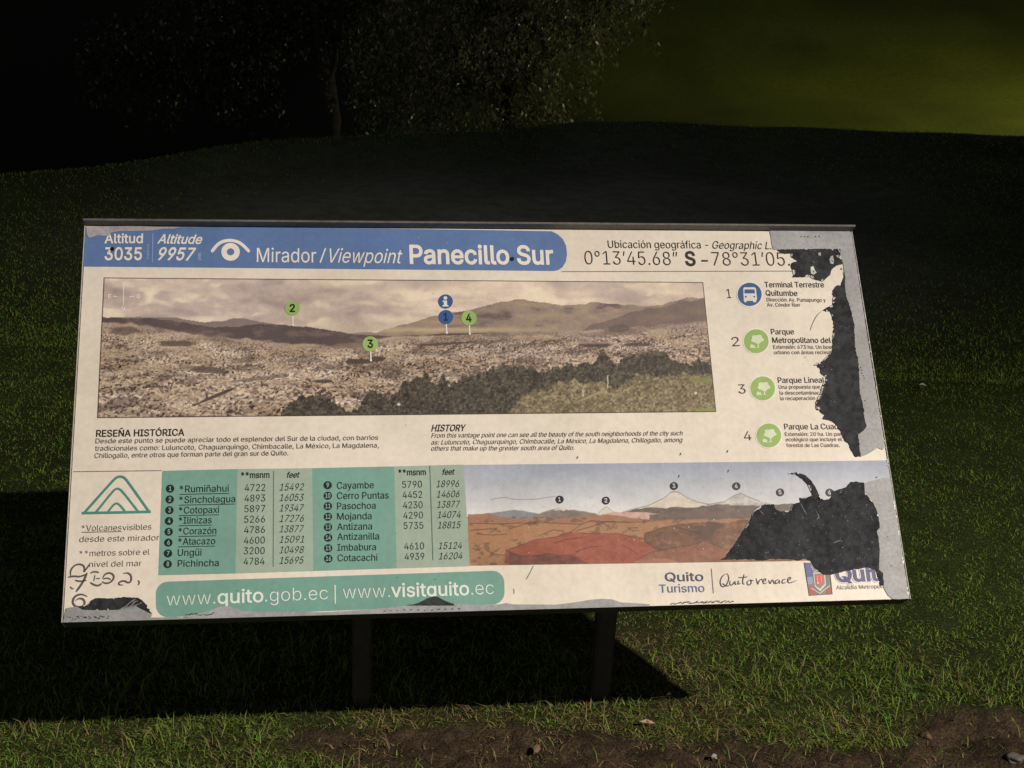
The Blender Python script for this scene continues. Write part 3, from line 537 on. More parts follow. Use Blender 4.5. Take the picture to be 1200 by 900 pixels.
[146, [73, -3, 63, -3, 53, -1, 45, 1, 37, 5, 30, 10, 25, 15, 20, 22, 17, 29, 14, 38, 38, 43, 40, 35, 44, 29, 50, 24, 56, 21, 64, 19, 73, 18, 82, 19, 91, 21, 98, 25, 103, 30, 106, 35, 107, 41, 107, 46, 105, 50, 102, 54, 97, 57, 92, 60, 85, 62, 60, 68, 47, 72, 37, 77, 29, 83, 23, 91, 20, 100, 19, 110, 20, 118, 22, 126, 26, 133, 31, 139, 38, 144, 46, 148, 55, 151, 64, 153, 75, 154, 85, 153, 94, 152, 102, 149, 108, 145, 114, 141, 120, 136, 124, 130, 127, 123, 130, 116, 107, 111, 105, 116, 101, 122, 97, 126, 91, 130, 84, 132, 75, 133, 66, 132, 59, 130, 52, 127, 47, 122, 44, 117, 43, 111, 44, 106, 46, 101, 50, 97, 54, 94, 61, 91, 69, 89, 92, 84, 104, 80, 115, 75, 122, 69, 128, 61, 131, 52, 132, 43, 132, 34, 129, 26, 125, 19, 119, 12, 112, 7, 104, 3, 94, -1, 84, -3]],
[91, [82, 152, 82, 131, 3, 131, 3, 152], [26, 188, 50, 188, 50, 39, 51, 33, 52, 28, 54, 25, 58, 22, 62, 20, 68, 20, 70, 20, 72, 20, 74, 20, 76, 21, 79, 21, 81, 21, 85, 1, 83, 0, 80, -1, 77, -1, 74, -1, 70, -2, 67, -2, 55, -1, 45, 3, 37, 9, 31, 16, 27, 26, 26, 37]],
[164, [73, -2, 63, -1, 54, 1, 46, 4, 39, 9, 33, 16, 28, 23, 24, 33, 22, 43, 21, 56, 21, 152, 45, 152, 45, 58, 47, 47, 50, 37, 55, 30, 62, 24, 70, 21, 80, 20, 87, 21, 94, 22, 100, 25, 105, 28, 110, 33, 113, 39, 116, 45, 118, 53, 118, 61, 118, 152, 143, 152, 143, 0, 119, 0, 119, 37, 123, 37, 118, 24, 111, 14, 103, 7, 94, 2, 84, -1]],
[156, [65, 0, 7, 152, 34, 152, 66, 62, 69, 53, 72, 44, 75, 35, 77, 26, 80, 17, 82, 8, 74, 8, 76, 17, 79, 26, 81, 35, 84, 44, 86, 53, 90, 62, 122, 152, 149, 152, 91, 0]],
[227, [55, 0, 9, 152, 35, 152, 53, 85, 56, 76, 59, 66, 62, 55, 64, 43, 67, 30, 70, 17, 66, 17, 69, 30, 71, 42, 74, 54, 77, 65, 80, 76, 82, 85, 101, 152, 127, 152, 145, 85, 147, 76, 150, 65, 153, 54, 155, 43, 158, 30, 161, 17, 157, 17, 159, 30, 162, 42, 165, 54, 168, 65, 171, 76, 173, 85, 192, 152, 218, 152, 172, 0, 147, 0, 128, 69, 126, 76, 124, 83, 122, 90, 120, 97, 118, 105, 116, 112, 114, 120, 113, 127, 111, 135, 116, 135, 114, 127, 113, 120, 111, 112, 109, 105, 107, 97, 105, 90, 103, 83, 101, 76, 99, 69, 79, 0]],
[151, [8, 0, 69, 87, 68, 68, 11, 152, 40, 152, 59, 122, 64, 115, 68, 108, 72, 101, 75, 95, 79, 89, 83, 82, 70, 82, 74, 89, 78, 95, 81, 101, 85, 108, 89, 115, 93, 122, 113, 152, 141, 152, 83, 67, 83, 86, 143, 0, 115, 0, 92, 34, 88, 41, 84, 48, 80, 54, 76, 61, 73, 67, 69, 73, 82, 73, 78, 67, 75, 61, 71, 54, 68, 48, 64, 41, 59, 34, 37, 0]],
[156, [19, -55, 25, -34, 29, -35, 33, -36, 37, -36, 42, -36, 45, -34, 49, -32, 52, -30, 55, -26, 58, -21, 60, -14, 65, -1, 7, 152, 34, 152, 66, 62, 69, 53, 72, 44, 75, 35, 77, 26, 80, 17, 82, 8, 73, 8, 76, 17, 79, 26, 81, 35, 84, 44, 86, 53, 90, 62, 122, 152, 149, 152, 82, -23, 78, -31, 75, -37, 71, -43, 66, -48, 61, -51, 56, -54, 50, -56, 43, -58, 37, -58, 33, -58, 29, -58, 26, -57, 23, -57, 21, -56]],
[152, [17, 0, 17, 18, 102, 128, 102, 129, 19, 129, 19, 152, 133, 152, 133, 132, 50, 24, 50, 23, 135, 23, 135, 0]],
[181, [91, -3, 76, -1, 63, 3, 52, 10, 42, 19, 34, 31, 28, 45, 23, 62, 20, 81, 19, 102, 20, 122, 23, 141, 28, 158, 34, 172, 42, 184, 52, 194, 64, 201, 76, 205, 91, 206, 105, 205, 118, 201, 129, 194, 139, 184, 147, 172, 154, 158, 158, 141, 161, 122, 162, 102, 161, 81, 158, 62, 154, 45, 147, 31, 139, 19, 129, 10, 118, 3, 105, -1], [91, 20, 100, 21, 109, 24, 116, 29, 123, 37, 128, 46, 132, 57, 135, 71, 137, 85, 138, 102, 137, 118, 135, 133, 132, 146, 128, 157, 123, 167, 116, 174, 109, 179, 100, 183, 91, 184, 81, 183, 73, 179, 65, 174, 59, 167, 53, 157, 49, 146, 46, 133, 44, 118, 44, 102, 44, 85, 46, 71, 49, 57, 53, 46, 59, 37, 65, 29, 73, 24, 81, 21]],
[181, [31, 0, 31, 22, 156, 22, 156, 0], [110, 203, 110, 0, 85, 0, 85, 179, 84, 179, 34, 143, 34, 171, 79, 203]],
[181, [26, 0, 26, 19, 94, 91, 101, 99, 107, 106, 113, 113, 118, 119, 121, 125, 124, 131, 126, 136, 128, 142, 128, 149, 128, 156, 126, 162, 123, 167, 119, 172, 115, 176, 109, 180, 103, 182, 97, 183, 89, 184, 82, 183, 75, 182, 69, 179, 64, 175, 59, 171, 56, 165, 53, 159, 51, 152, 51, 145, 26, 145, 27, 156, 30, 167, 34, 177, 41, 185, 48, 193, 57, 198, 67, 203, 78, 205, 90, 206, 102, 205, 113, 203, 122, 199, 131, 193, 138, 186, 144, 178, 149, 169, 152, 159, 152, 149, 152, 142, 151, 134, 148, 127, 145, 120, 140, 112, 134, 103, 127, 94, 118, 84, 107, 72, 61, 24, 61, 23, 156, 23, 156, 0]],
[181, [87, -3, 75, -2, 64, 0, 53, 4, 43, 9, 35, 15, 28, 23, 23, 32, 19, 42, 17, 53, 44, 53, 45, 46, 47, 40, 51, 35, 55, 30, 60, 27, 66, 24, 73, 22, 80, 20, 87, 20, 95, 20, 103, 22, 110, 24, 116, 28, 122, 32, 126, 37, 129, 43, 131, 50, 132, 58, 131, 65, 129, 72, 126, 78, 122, 84, 117, 89, 110, 93, 102, 97, 92, 98, 80, 99, 63, 99, 63, 120, 115, 179, 115, 181, 28, 181, 28, 203, 149, 203, 149, 184, 85, 111, 85, 116, 99, 116, 112, 114, 123, 110, 133, 105, 142, 98, 148, 89, 153, 79, 156, 69, 157, 58, 156, 47, 153, 36, 148, 26, 141, 18, 133, 11, 123, 5, 112, 1, 100, -2]],
[181, [16, 42, 16, 63, 99, 203, 124, 203, 43, 66, 43, 65, 165, 65, 165, 42], [113, 0, 113, 48, 113, 58, 113, 127, 137, 127, 137, 0]],
[181, [88, -3, 77, -2, 66, 0, 56, 4, 47, 10, 39, 16, 33, 24, 28, 33, 25, 42, 24, 52, 49, 52, 50, 46, 52, 41, 55, 36, 59, 31, 64, 27, 69, 24, 75, 22, 82, 20, 88, 20, 96, 21, 104, 23, 110, 26, 116, 30, 122, 35, 126, 42, 129, 49, 130, 57, 131, 65, 130, 73, 129, 81, 125, 88, 121, 95, 116, 100, 110, 105, 103, 108, 95, 110, 87, 111, 80, 110, 74, 109, 67, 107, 61, 105, 56, 102, 51, 98, 27, 101, 38, 203, 147, 203, 147, 181, 60, 181, 54, 121, 59, 124, 65, 127, 71, 130, 78, 132, 85, 133, 92, 133, 101, 133, 109, 131, 118, 128, 125, 125, 132, 120, 138, 114, 143, 108, 148, 100, 152, 92, 154, 84, 156, 75, 156, 65, 155, 53, 152, 41, 148, 30, 141, 21, 133, 13, 123, 6, 113, 1, 101, -2]],
[181, [91, -3, 78, -2, 67, 1, 57, 6, 48, 12, 40, 20, 34, 30, 29, 40, 26, 52, 25, 65, 26, 75, 28, 85, 32, 96, 37, 107, 45, 121, 55, 136, 101, 203, 129, 203, 60, 104, 58, 104, 60, 108, 63, 112, 66, 115, 70, 118, 74, 121, 78, 123, 83, 124, 88, 125, 94, 126, 106, 125, 117, 122, 126, 118, 135, 112, 142, 105, 148, 96, 152, 86, 155, 75, 156, 63, 155, 51, 152, 39, 147, 29, 141, 20, 133, 12, 124, 6, 114, 1, 103, -2], [91, 19, 98, 20, 105, 22, 111, 25, 117, 29, 122, 34, 126, 41, 129, 47, 130, 55, 131, 63, 130, 71, 129, 79, 126, 85, 122, 91, 117, 96, 111, 101, 105, 104, 98, 105, 91, 106, 83, 106, 76, 104, 70, 101, 64, 97, 59, 92, 55, 86, 52, 79, 51, 71, 50, 63, 51, 55, 52, 48, 55, 41, 59, 34, 64, 29, 70, 25, 76, 22, 83, 20]],
[181, [39, 0, 129, 179, 129, 181, 25, 181, 25, 203, 156, 203, 156, 179, 66, 0]],
[181, [91, -3, 77, -2, 65, 1, 54, 5, 45, 10, 36, 17, 30, 25, 25, 34, 22, 43, 21, 54, 21, 63, 23, 70, 26, 78, 30, 85, 35, 91, 40, 96, 47, 101, 54, 104, 61, 106, 61, 107, 52, 110, 44, 116, 37, 123, 32, 132, 29, 142, 28, 152, 29, 162, 32, 171, 36, 180, 42, 187, 50, 194, 58, 199, 68, 203, 79, 205, 91, 206, 102, 205, 113, 203, 122, 199, 131, 194, 138, 187, 145, 180, 149, 171, 152, 162, 153, 152, 152, 142, 149, 132, 144, 123, 137, 116, 129, 110, 120, 107, 120, 106, 127, 104, 134, 101, 140, 96, 146, 91, 151, 85, 155, 78, 158, 70, 160, 63, 160, 54, 159, 43, 156, 34, 151, 25, 145, 17, 136, 10, 127, 5, 116, 1, 104, -2], [91, 20, 99, 20, 107, 22, 114, 24, 120, 27, 125, 32, 129, 37, 132, 42, 134, 49, 135, 55, 134, 63, 132, 69, 129, 75, 125, 81, 119, 85, 113, 89, 106, 92, 99, 94, 91, 94, 82, 94, 75, 92, 68, 89, 61, 85, 56, 81, 52, 75, 49, 69, 47, 63, 46, 55, 47, 49, 49, 42, 52, 37, 56, 32, 61, 27, 67, 24, 74, 22, 82, 20], [91, 116, 97, 116, 104, 118, 110, 120, 115, 123, 119, 127, 123, 132, 126, 138, 127, 144, 128, 150, 127, 157, 126, 163, 123, 168, 120, 173, 115, 177, 110, 180, 104, 182, 98, 183, 91, 184, 83, 183, 77, 182, 71, 180, 66, 177, 61, 173, 58, 168, 55, 163, 54, 157, 53, 150, 54, 144, 55, 138, 58, 132, 61, 127, 66, 123, 71, 120, 77, 118, 84, 116]],
[181, [90, 206, 103, 205, 114, 202, 124, 198, 133, 191, 141, 183, 147, 174, 152, 163, 155, 151, 156, 139, 155, 129, 153, 119, 149, 108, 144, 96, 136, 83, 126, 67, 80, 0, 52, 0, 121, 99, 123, 99, 121, 95, 118, 92, 115, 88, 111, 85, 107, 83, 103, 81, 98, 79, 93, 78, 87, 78, 75, 79, 65, 81, 55, 86, 46, 92, 39, 99, 33, 108, 29, 118, 26, 129, 25, 141, 26, 153, 29, 164, 34, 175, 40, 184, 48, 191, 57, 198, 67, 202, 78, 205], [90, 184, 83, 183, 76, 182, 70, 178, 64, 174, 59, 169, 55, 163, 52, 156, 51, 149, 50, 141, 51, 133, 52, 125, 55, 118, 59, 112, 64, 107, 70, 103, 76, 100, 83, 98, 90, 97, 98, 98, 105, 100, 111, 103, 117, 107, 122, 112, 126, 118, 129, 125, 130, 132, 131, 140, 130, 148, 129, 156, 126, 163, 122, 169, 117, 174, 112, 178, 105, 182, 98, 183]],
[156, [64, -3, 55, -3, 46, -1, 38, 2, 30, 6, 24, 11, 19, 18, 15, 25, 13, 34, 12, 43, 13, 51, 14, 58, 17, 64, 21, 69, 26, 74, 31, 77, 37, 80, 43, 82, 50, 84, 57, 86, 64, 87, 71, 88, 80, 89, 87, 90, 93, 91, 99, 91, 103, 93, 106, 94, 108, 96, 110, 99, 110, 102, 110, 103, 110, 109, 109, 114, 107, 119, 104, 123, 100, 126, 96, 129, 91, 131, 85, 132, 78, 132, 71, 132, 65, 131, 60, 129, 55, 126, 51, 124, 47, 120, 44, 117, 42, 113, 40, 110, 16, 116, 20, 125, 25, 132, 31, 138, 38, 143, 45, 147, 53, 150, 61, 152, 69, 153, 78, 154, 83, 154, 89, 153, 96, 152, 102, 150, 108, 147, 114, 144, 120, 140, 125, 135, 129, 128, 132, 120, 134, 111, 135, 101, 135, 0, 111, 0, 111, 21, 109, 21, 107, 17, 104, 14, 101, 10, 97, 6, 92, 3, 86, 0, 80, -2, 72, -3], [68, 18, 77, 19, 84, 21, 91, 23, 97, 27, 102, 32, 105, 37, 108, 43, 110, 49, 110, 55, 110, 76, 109, 75, 107, 74, 104, 73, 100, 72, 97, 71, 93, 70, 88, 70, 84, 69, 80, 68, 76, 68, 73, 68, 70, 67, 64, 66, 59, 65, 54, 63, 49, 61, 45, 59, 41, 56, 39, 52, 37, 47, 37, 42, 37, 37, 39, 33, 41, 29, 44, 26, 48, 23, 52, 21, 57, 19, 62, 18], [65, 172, 84, 212, 111, 212, 85, 172]],
[162, [85, -3, 71, -2, 58, 1, 47, 7, 37, 14, 29, 23, 22, 34, 17, 46, 15, 60, 14, 75, 15, 90, 17, 103, 22, 116, 29, 127, 37, 136, 46, 144, 57, 149, 69, 153, 82, 154, 90, 153, 98, 152, 106, 150, 114, 146, 121, 142, 128, 136, 134, 130, 139, 122, 143, 113, 146, 102, 148, 91, 148, 78, 148, 68, 30, 68, 30, 88, 135, 88, 124, 81, 123, 90, 122, 99, 119, 107, 115, 115, 111, 121, 105, 126, 98, 129, 91, 131, 82, 132, 73, 131, 65, 129, 59, 125, 53, 120, 48, 115, 44, 108, 41, 100, 39, 93, 38, 84, 38, 71, 39, 60, 41, 51, 44, 42, 49, 35, 54, 29, 60, 25, 68, 21, 76, 19, 85, 18, 91, 19, 96, 20, 101, 21, 106, 23, 110, 26, 114, 29, 117, 33, 120, 37, 122, 42, 146, 36, 143, 29, 139, 22, 134, 16, 128, 10, 121, 6, 113, 2, 104, -1, 95, -3], [71, 172, 90, 212, 117, 212, 91, 172]],
[67, [21, 0, 21, 152, 45, 152, 45, 0], [23, 172, 42, 212, 69, 212, 43, 172]],
[166, [83, -3, 70, -2, 58, 1, 47, 7, 37, 14, 29, 23, 22, 34, 18, 46, 15, 60, 14, 75, 15, 90, 18, 104, 22, 116, 29, 127, 37, 137, 47, 144, 58, 149, 70, 153, 83, 154, 96, 153, 108, 149, 119, 144, 129, 137, 137, 127, 144, 116, 149, 104, 151, 90, 152, 75, 151, 60, 149, 46, 144, 34, 137, 23, 129, 14, 119, 7, 108, 1, 96, -2], [83, 19, 92, 19, 101, 22, 108, 26, 114, 32, 119, 39, 123, 47, 126, 56, 127, 65, 128, 75, 127, 85, 126, 94, 123, 103, 119, 111, 114, 118, 108, 124, 101, 128, 92, 131, 83, 132, 73, 131, 65, 128, 58, 124, 52, 118, 47, 111, 43, 103, 41, 94, 39, 85, 39, 75, 39, 65, 41, 56, 43, 47, 47, 39, 52, 32, 58, 26, 65, 22, 73, 19], [72, 172, 91, 212, 119, 212, 92, 172]],
[164, [73, -2, 63, -1, 54, 1, 46, 4, 39, 9, 33, 16, 28, 23, 24, 33, 22, 43, 21, 56, 21, 152, 45, 152, 45, 58, 47, 47, 50, 37, 55, 30, 62, 24, 70, 21, 80, 20, 87, 21, 94, 22, 100, 25, 105, 28, 110, 33, 113, 39, 116, 45, 118, 53, 118, 61, 118, 152, 143, 152, 143, 0, 119, 0, 119, 37, 123, 37, 118, 24, 111, 14, 103, 7, 94, 2, 84, -1], [71, 172, 90, 212, 118, 212, 91, 172]],
[164, [45, 91, 45, 0, 21, 0, 21, 152, 45, 152, 45, 115, 41, 115, 46, 128, 53, 138, 61, 145, 70, 150, 80, 153, 91, 154, 101, 153, 110, 151, 118, 147, 125, 142, 131, 136, 136, 128, 140, 119, 142, 108, 143, 96, 143, 0, 118, 0, 118, 94, 117, 105, 114, 114, 109, 122, 102, 127, 94, 131, 84, 132, 77, 131, 70, 130, 64, 127, 59, 123, 54, 119, 51, 113, 48, 107, 46, 99], [100, 178, 96, 179, 93, 179, 90, 180, 87, 181, 84, 183, 81, 184, 78, 186, 75, 187, 73, 188, 71, 189, 68, 190, 67, 190, 64, 189, 63, 188, 61, 186, 60, 184, 60, 182, 59, 179, 42, 179, 43, 187, 45, 194, 48, 199, 52, 204, 58, 206, 64, 207, 68, 207, 71, 207, 74, 206, 77, 204, 80, 203, 83, 202, 85, 200, 88, 199, 90, 198, 93, 197, 95, 196, 97, 196, 99, 196, 101, 197, 102, 198, 103, 201, 104, 203, 105, 207, 122, 207, 121, 199, 119, 192, 116, 186, 111, 182, 106, 179]],
[209, [24, 0, 24, 203, 54, 203, 137, 73, 140, 69, 142, 65, 145, 60, 148, 55, 152, 49, 155, 43, 159, 36, 162, 29, 166, 22, 162, 21, 161, 29, 161, 36, 160, 43, 160, 50, 160, 57, 160, 63, 160, 69, 160, 74, 160, 78, 160, 203, 185, 203, 185, 0, 155, 0, 81, 116, 78, 121, 74, 127, 71, 132, 67, 138, 63, 145, 59, 152, 54, 161, 49, 170, 43, 181, 48, 181, 48, 172, 49, 162, 49, 153, 49, 145, 49, 138, 50, 131, 50, 125, 50, 120, 50, 116, 50, 0], [123, 230, 119, 230, 116, 231, 113, 232, 110, 233, 107, 234, 104, 236, 101, 237, 98, 239, 96, 240, 93, 241, 91, 241, 89, 242, 87, 241, 86, 240, 84, 238, 83, 236, 83, 233, 82, 231, 65, 231, 66, 239, 68, 245, 71, 251, 75, 256, 80, 258, 87, 259, 91, 259, 94, 258, 97, 257, 100, 256, 103, 255, 105, 253, 108, 252, 111, 251, 113, 249, 115, 248, 118, 248, 120, 248, 122, 248, 124, 249, 125, 250, 126, 252, 127, 255, 128, 259, 144, 259, 143, 251, 141, 244, 138, 238, 134, 234, 129, 231]],
[164, [73, -2, 63, -1, 54, 1, 46, 4, 39, 9, 33, 16, 28, 23, 24, 33, 22, 43, 21, 56, 21, 152, 45, 152, 45, 58, 47, 47, 50, 37, 55, 30, 62, 24, 70, 21, 80, 20, 87, 21, 94, 22, 100, 25, 105, 28, 110, 33, 113, 39, 116, 45, 118, 53, 118, 61, 118, 152, 143, 152, 143, 0, 119, 0, 119, 37, 123, 37, 118, 24, 111, 14, 103, 7, 94, 2, 84, -1], [111, 177, 107, 178, 103, 179, 99, 182, 97, 185, 95, 189, 95, 193, 95, 197, 97, 201, 99, 205, 103, 207, 107, 209, 111, 209, 115, 209, 119, 207, 122, 205, 125, 201, 126, 197, 127, 193, 126, 189, 125, 185, 122, 182, 119, 179, 115, 178], [53, 177, 49, 178, 45, 179, 42, 182, 39, 185, 38, 189, 37, 193, 38, 197, 39, 201, 42, 205, 45, 207, 49, 209, 53, 209, 58, 209, 61, 207, 65, 205, 67, 201, 69, 197, 69, 193, 69, 189, 67, 185, 65, 182, 61, 179, 58, 178]],
[213, [107, -3, 90, -1, 74, 3, 60, 10, 48, 20, 37, 32, 28, 46, 21, 63, 17, 81, 16, 102, 17, 122, 21, 141, 28, 157, 37, 172, 48, 184, 60, 193, 74, 201, 90, 205, 107, 206, 124, 205, 139, 201, 153, 193, 166, 184, 177, 172, 186, 157, 192, 141, 196, 122, 197, 102, 196, 81, 192, 63, 186, 46, 177, 32, 166, 20, 153, 10, 139, 3, 124, -1], [107, 21, 119, 22, 130, 25, 140, 30, 149, 38, 157, 47, 163, 58, 168, 71, 171, 85, 172, 102, 171, 118, 168, 133, 163, 146, 157, 157, 149, 166, 140, 173, 130, 178, 119, 181, 107, 182, 95, 181, 84, 178, 74, 173, 64, 166, 57, 157, 50, 146, 45, 133, 42, 118, 41, 102, 42, 85, 45, 71, 50, 58, 57, 47, 64, 38, 74, 30, 84, 25, 95, 22], [96, 223, 115, 263, 142, 263, 116, 223]],
[75, [38, -2, 33, -1, 29, 1, 25, 4, 22, 7, 20, 12, 20, 16, 20, 21, 22, 26, 25, 29, 29, 32, 33, 34, 38, 35, 43, 34, 47, 32, 51, 29, 54, 26, 56, 21, 56, 16, 56, 12, 54, 7, 51, 4, 47, 1, 43, -1]],
[75, [15, -48, 27, 28, 55, 28, 34, -48]],
[75, [38, -2, 33, -1, 29, 1, 25, 4, 22, 7, 20, 12, 20, 16, 20, 21, 22, 26, 25, 29, 29, 32, 33, 34, 38, 35, 43, 34, 47, 32, 51, 29, 54, 26, 56, 21, 56, 16, 56, 12, 54, 7, 51, 4, 47, 1, 43, -1], [38, 108, 33, 109, 29, 111, 25, 114, 22, 117, 20, 122, 20, 126, 20, 131, 22, 136, 25, 139, 29, 142, 33, 144, 38, 145, 43, 144, 47, 142, 51, 139, 54, 136, 56, 131, 56, 126, 56, 122, 54, 117, 51, 114, 47, 111, 43, 109]],
[181, [81, 89, 82, 132, 46, 109, 36, 126, 74, 146, 36, 166, 46, 184, 82, 160, 81, 203, 100, 203, 98, 160, 135, 184, 145, 166, 106, 146, 145, 126, 135, 109, 98, 132, 100, 89]],
[181, [135, 98, 135, 75, 46, 75, 46, 98]],
[126, [63, 113, 55, 114, 47, 116, 40, 119, 34, 124, 28, 129, 23, 136, 20, 143, 18, 151, 17, 159, 18, 167, 20, 175, 23, 182, 28, 189, 34, 194, 40, 199, 47, 202, 55, 204, 63, 205, 71, 204, 79, 202, 86, 199, 93, 194, 98, 189, 103, 182, 106, 175, 108, 167, 109, 159, 108, 151, 106, 143, 103, 136, 98, 129, 93, 124, 86, 119, 79, 116, 71, 114], [63, 134, 68, 134, 72, 135, 76, 137, 80, 140, 83, 143, 85, 146, 87, 150, 88, 154, 89, 159, 88, 164, 87, 168, 85, 172, 83, 175, 80, 179, 76, 181, 72, 183, 68, 184, 63, 185, 59, 184, 54, 183, 50, 181, 47, 179, 44, 175, 41, 172, 39, 168, 38, 164, 38, 159, 38, 154, 39, 150, 41, 146, 44, 143, 47, 140, 50, 137, 54, 135, 59, 134]],
[71, [21, 127, 33, 203, 60, 203, 39, 127]],
[120, [21, 127, 33, 203, 60, 203, 39, 127], [70, 127, 82, 203, 110, 203, 89, 127]],
[100, [94, 213, 28, -31, 6, -31, 71, 213]],
[75],
]
LETTERS = dict(zip(LETTER_SET, LETTER_DATA))
CAPH = 203.5 / 400
_cache = {}


def letter(ch, bold):
    """triangulated letter: vertices, faces, advance"""
    k = (ch, bold)
    if k in _cache:
        return _cache[k]
    d = LETTERS[ch]
    out = []
    for l in d[1:]:
        l = np.array(l, float).reshape(-1, 2) / 400
        e1, e2 = l - np.roll(l, 1, 0), np.roll(l, -1, 0) - l
        e1 /= np.linalg.norm(e1, axis=1)[:, None] + 1e-9
        e2 /= np.linalg.norm(e2, axis=1)[:, None] + 1e-9
        n = np.c_[-e1[:, 1] - e2[:, 1], e1[:, 0] + e2[:, 0]]
        n /= np.maximum((n * n).sum(1) / 2, .5)[:, None]
        out.append(l + n * bold)
    _cache[k] = (*(fill(out) if out else (np.zeros((0, 2)), [])), d[0] / 400)
    return _cache[k]


def glyphs(body, bold, italic):
    V, F, x, k = [], [], 0.0, 0
    for ch in body:
        v, f, adv = letter(ch, bold * .6)
        if len(v):
            V.append(v + (x, 0))
            F += [tuple(q + k for q in t) for t in f]
            k += len(v)
        x += adv
    V = np.concatenate(V)
    if italic:
        V[:, 0] += V[:, 1] * .3
    return V, F


def box_loc(name, u0, u1, v0, v1, w0, w1, mat, color, parent=board, bev=.0015):
    bm = bmesh.new()
    P = [loc3(u, v, w) for u in (u0, u1) for v in (v0, v1) for w in (w0, w1)]
    vs = [bm.verts.new(p) for p in P]
    for f in ((0, 1, 3, 2), (4, 6, 7, 5), (0, 4, 5, 1), (2, 3, 7, 6), (0, 2, 6, 4), (1, 5, 7, 3)):
        bm.faces.new([vs[i] for i in f])
    bmesh.ops.recalc_face_normals(bm, faces=bm.faces)
    bmesh.ops.bevel(bm, geom=bm.edges[:], offset=bev, segments=2, affect='EDGES', profile=.5)
    me = bpy.data.meshes.new(name)
    bm.to_mesh(me)
    bm.free()
    a = me.color_attributes.new('Col', 'FLOAT_COLOR', 'POINT')
    a.data.foreach_set('color', np.tile(np.r_[color, 1.0].astype(np.float32), len(me.vertices)))
    me.materials.append(mat)
    o = bpy.data.objects.new(name, me)
    COL.objects.link(o)
    o.parent = parent
    return o


box_loc('panel', -BW / 2, BW / 2, -BH / 2, BH / 2, -.040, -.0008, DARKMETAL, np.array((.035, .035, .036)))
box_loc('top_lip', -BW / 2 - .003, BW / 2 + .003, BH / 2 + .0006, BH / 2 + .0055, -.040, .022, DARKMETAL, np.array((.13, .125, .12)), bev=.001)
for sgn in (-1, 1):
    box_loc('side_flange', sgn * (BW / 2 + .0026), sgn * (BW / 2 + .0006), -BH / 2, BH / 2, -.040, .0018, BARE, np.array((.48, .48, .48)), bev=.0006)


def post(px0, px1, py0):
    """square tube from the ground to the back of the board"""
    a = ground_at(px0, py0)
    inv = board.matrix_basis.inverted()
    a = inv @ Vector((a.x, a.y, 0))
    y = max(a.y, .06)
    a.y = y
    bm = bmesh.new()
    h = .021
    topz = BC.z + y * math.tan(TILT) - .065
    ring0 = [(-h, -h), (h, -h), (h, h), (-h, h)]
    low = [bm.verts.new((a.x + dx, y + dy, -.08)) for dx, dy in ring0]
    # the tube's top is cut to the slope of the panel's back
    top = [bm.verts.new((a.x + px1 + dx, y + dy, topz + dy * math.tan(TILT))) for dx, dy in ring0]
    for i in range(4):
        bm.faces.new((low[i], low[(i + 1) % 4], top[(i + 1) % 4], top[i]))
    bm.faces.new(top)
    bmesh.ops.recalc_face_normals(bm, faces=bm.faces)
    bmesh.ops.bevel(bm, geom=[e for e in bm.edges if abs(e.verts[0].co.z - e.verts[1].co.z) > .3], offset=.004, segments=2, affect='EDGES')
    me = bpy.data.meshes.new('post')
    bm.to_mesh(me)
    bm.free()
    at = me.color_attributes.new('Col', 'FLOAT_COLOR', 'POINT')
    at.data.foreach_set('color', np.tile(np.array((.05, .047, .04, 1), np.float32), len(me.vertices)))
    me.materials.append(DARKMETAL)
    o = bpy.data.objects.new('post', me)
    COL.objects.link(o)
    o.parent = board


post(424, .0, 821)
post(701, .02, 815)

# --- the printed sheet
CREAM, WHITE = ink(230, 213, 188), ink(236, 222, 202)
INK, GREY = ink(52, 46, 42), ink(98, 88, 80)
BLUE, GREEN, PALE = ink(97, 120, 158), ink(122, 160, 139), ink(160, 172, 149)
NAVY = ink(52, 52, 100)
nu, nv = 121, 61
gu, gv = np.meshgrid(np.linspace(-BW / 2 + .0008, BW / 2 - .0008, nu), np.linspace(-BH / 2 + .0008, BH / 2 - .0008, nv))
paper = CREAM * (1 + .05 * (fbm(nv, nu, 30, 20, 5)[..., None] - .5)) * np.array((1, 1, 1))
ii = np.arange(nu * nv).reshape(nv, nu)
sheet = mesh_np('printed_sheet', loc3(gu, gv, gu * 0).reshape(-1, 3),
                np.stack([ii[:-1, :-1], ii[:-1, 1:], ii[1:, 1:], ii[1:, :-1]], -1).reshape(-1, 4), PRINT, board, paper.reshape(-1, 3))


def Zm(pts, ox, oy, s):                             # measurements made on an enlargement
    return [(ox + x / s, oy + y / s) for x, y in pts]


# title band
s = Sheet()
s.poly([(99.7, 266), (275, 266.6), (450, 268), (590, 270), (645, 271), (652, 274.5), (658, 280), (662, 288), (663, 298), (662, 306), (658, 313), (653, 316.5), (647, 317.6),
        (560, 316.8), (420, 315.6), (275, 314.2), (180, 313.4), (97.4, 312.8)], 1, BLUE)
T = WHITE
s.text('Altitud', (121.7, 285.5), (166.7, 285.3), 10.6, 3, T, .03)
s.text('3035', (121.7, 305.2), (165.5, 305), 14.3, 3, T, .03)
s.text('Altitude', (183.2, 285.7), (236, 286.3), 10.4, 3, T, .03, True)
s.text('9957', (183.8, 304.9), (228.5, 305.5), 14.3, 3, T, .03, True)
s.text('metros', (173.6, 304), (174.2, 286.5), 3.4, 3, ink(170, 180, 200))
s.text('pies', (234.2, 305.2), (234.6, 297), 4.4, 3, ink(190, 195, 205))
s.stroke([(178.3, 274), (177.6, 308)], .9, 3, ink(150, 170, 205))
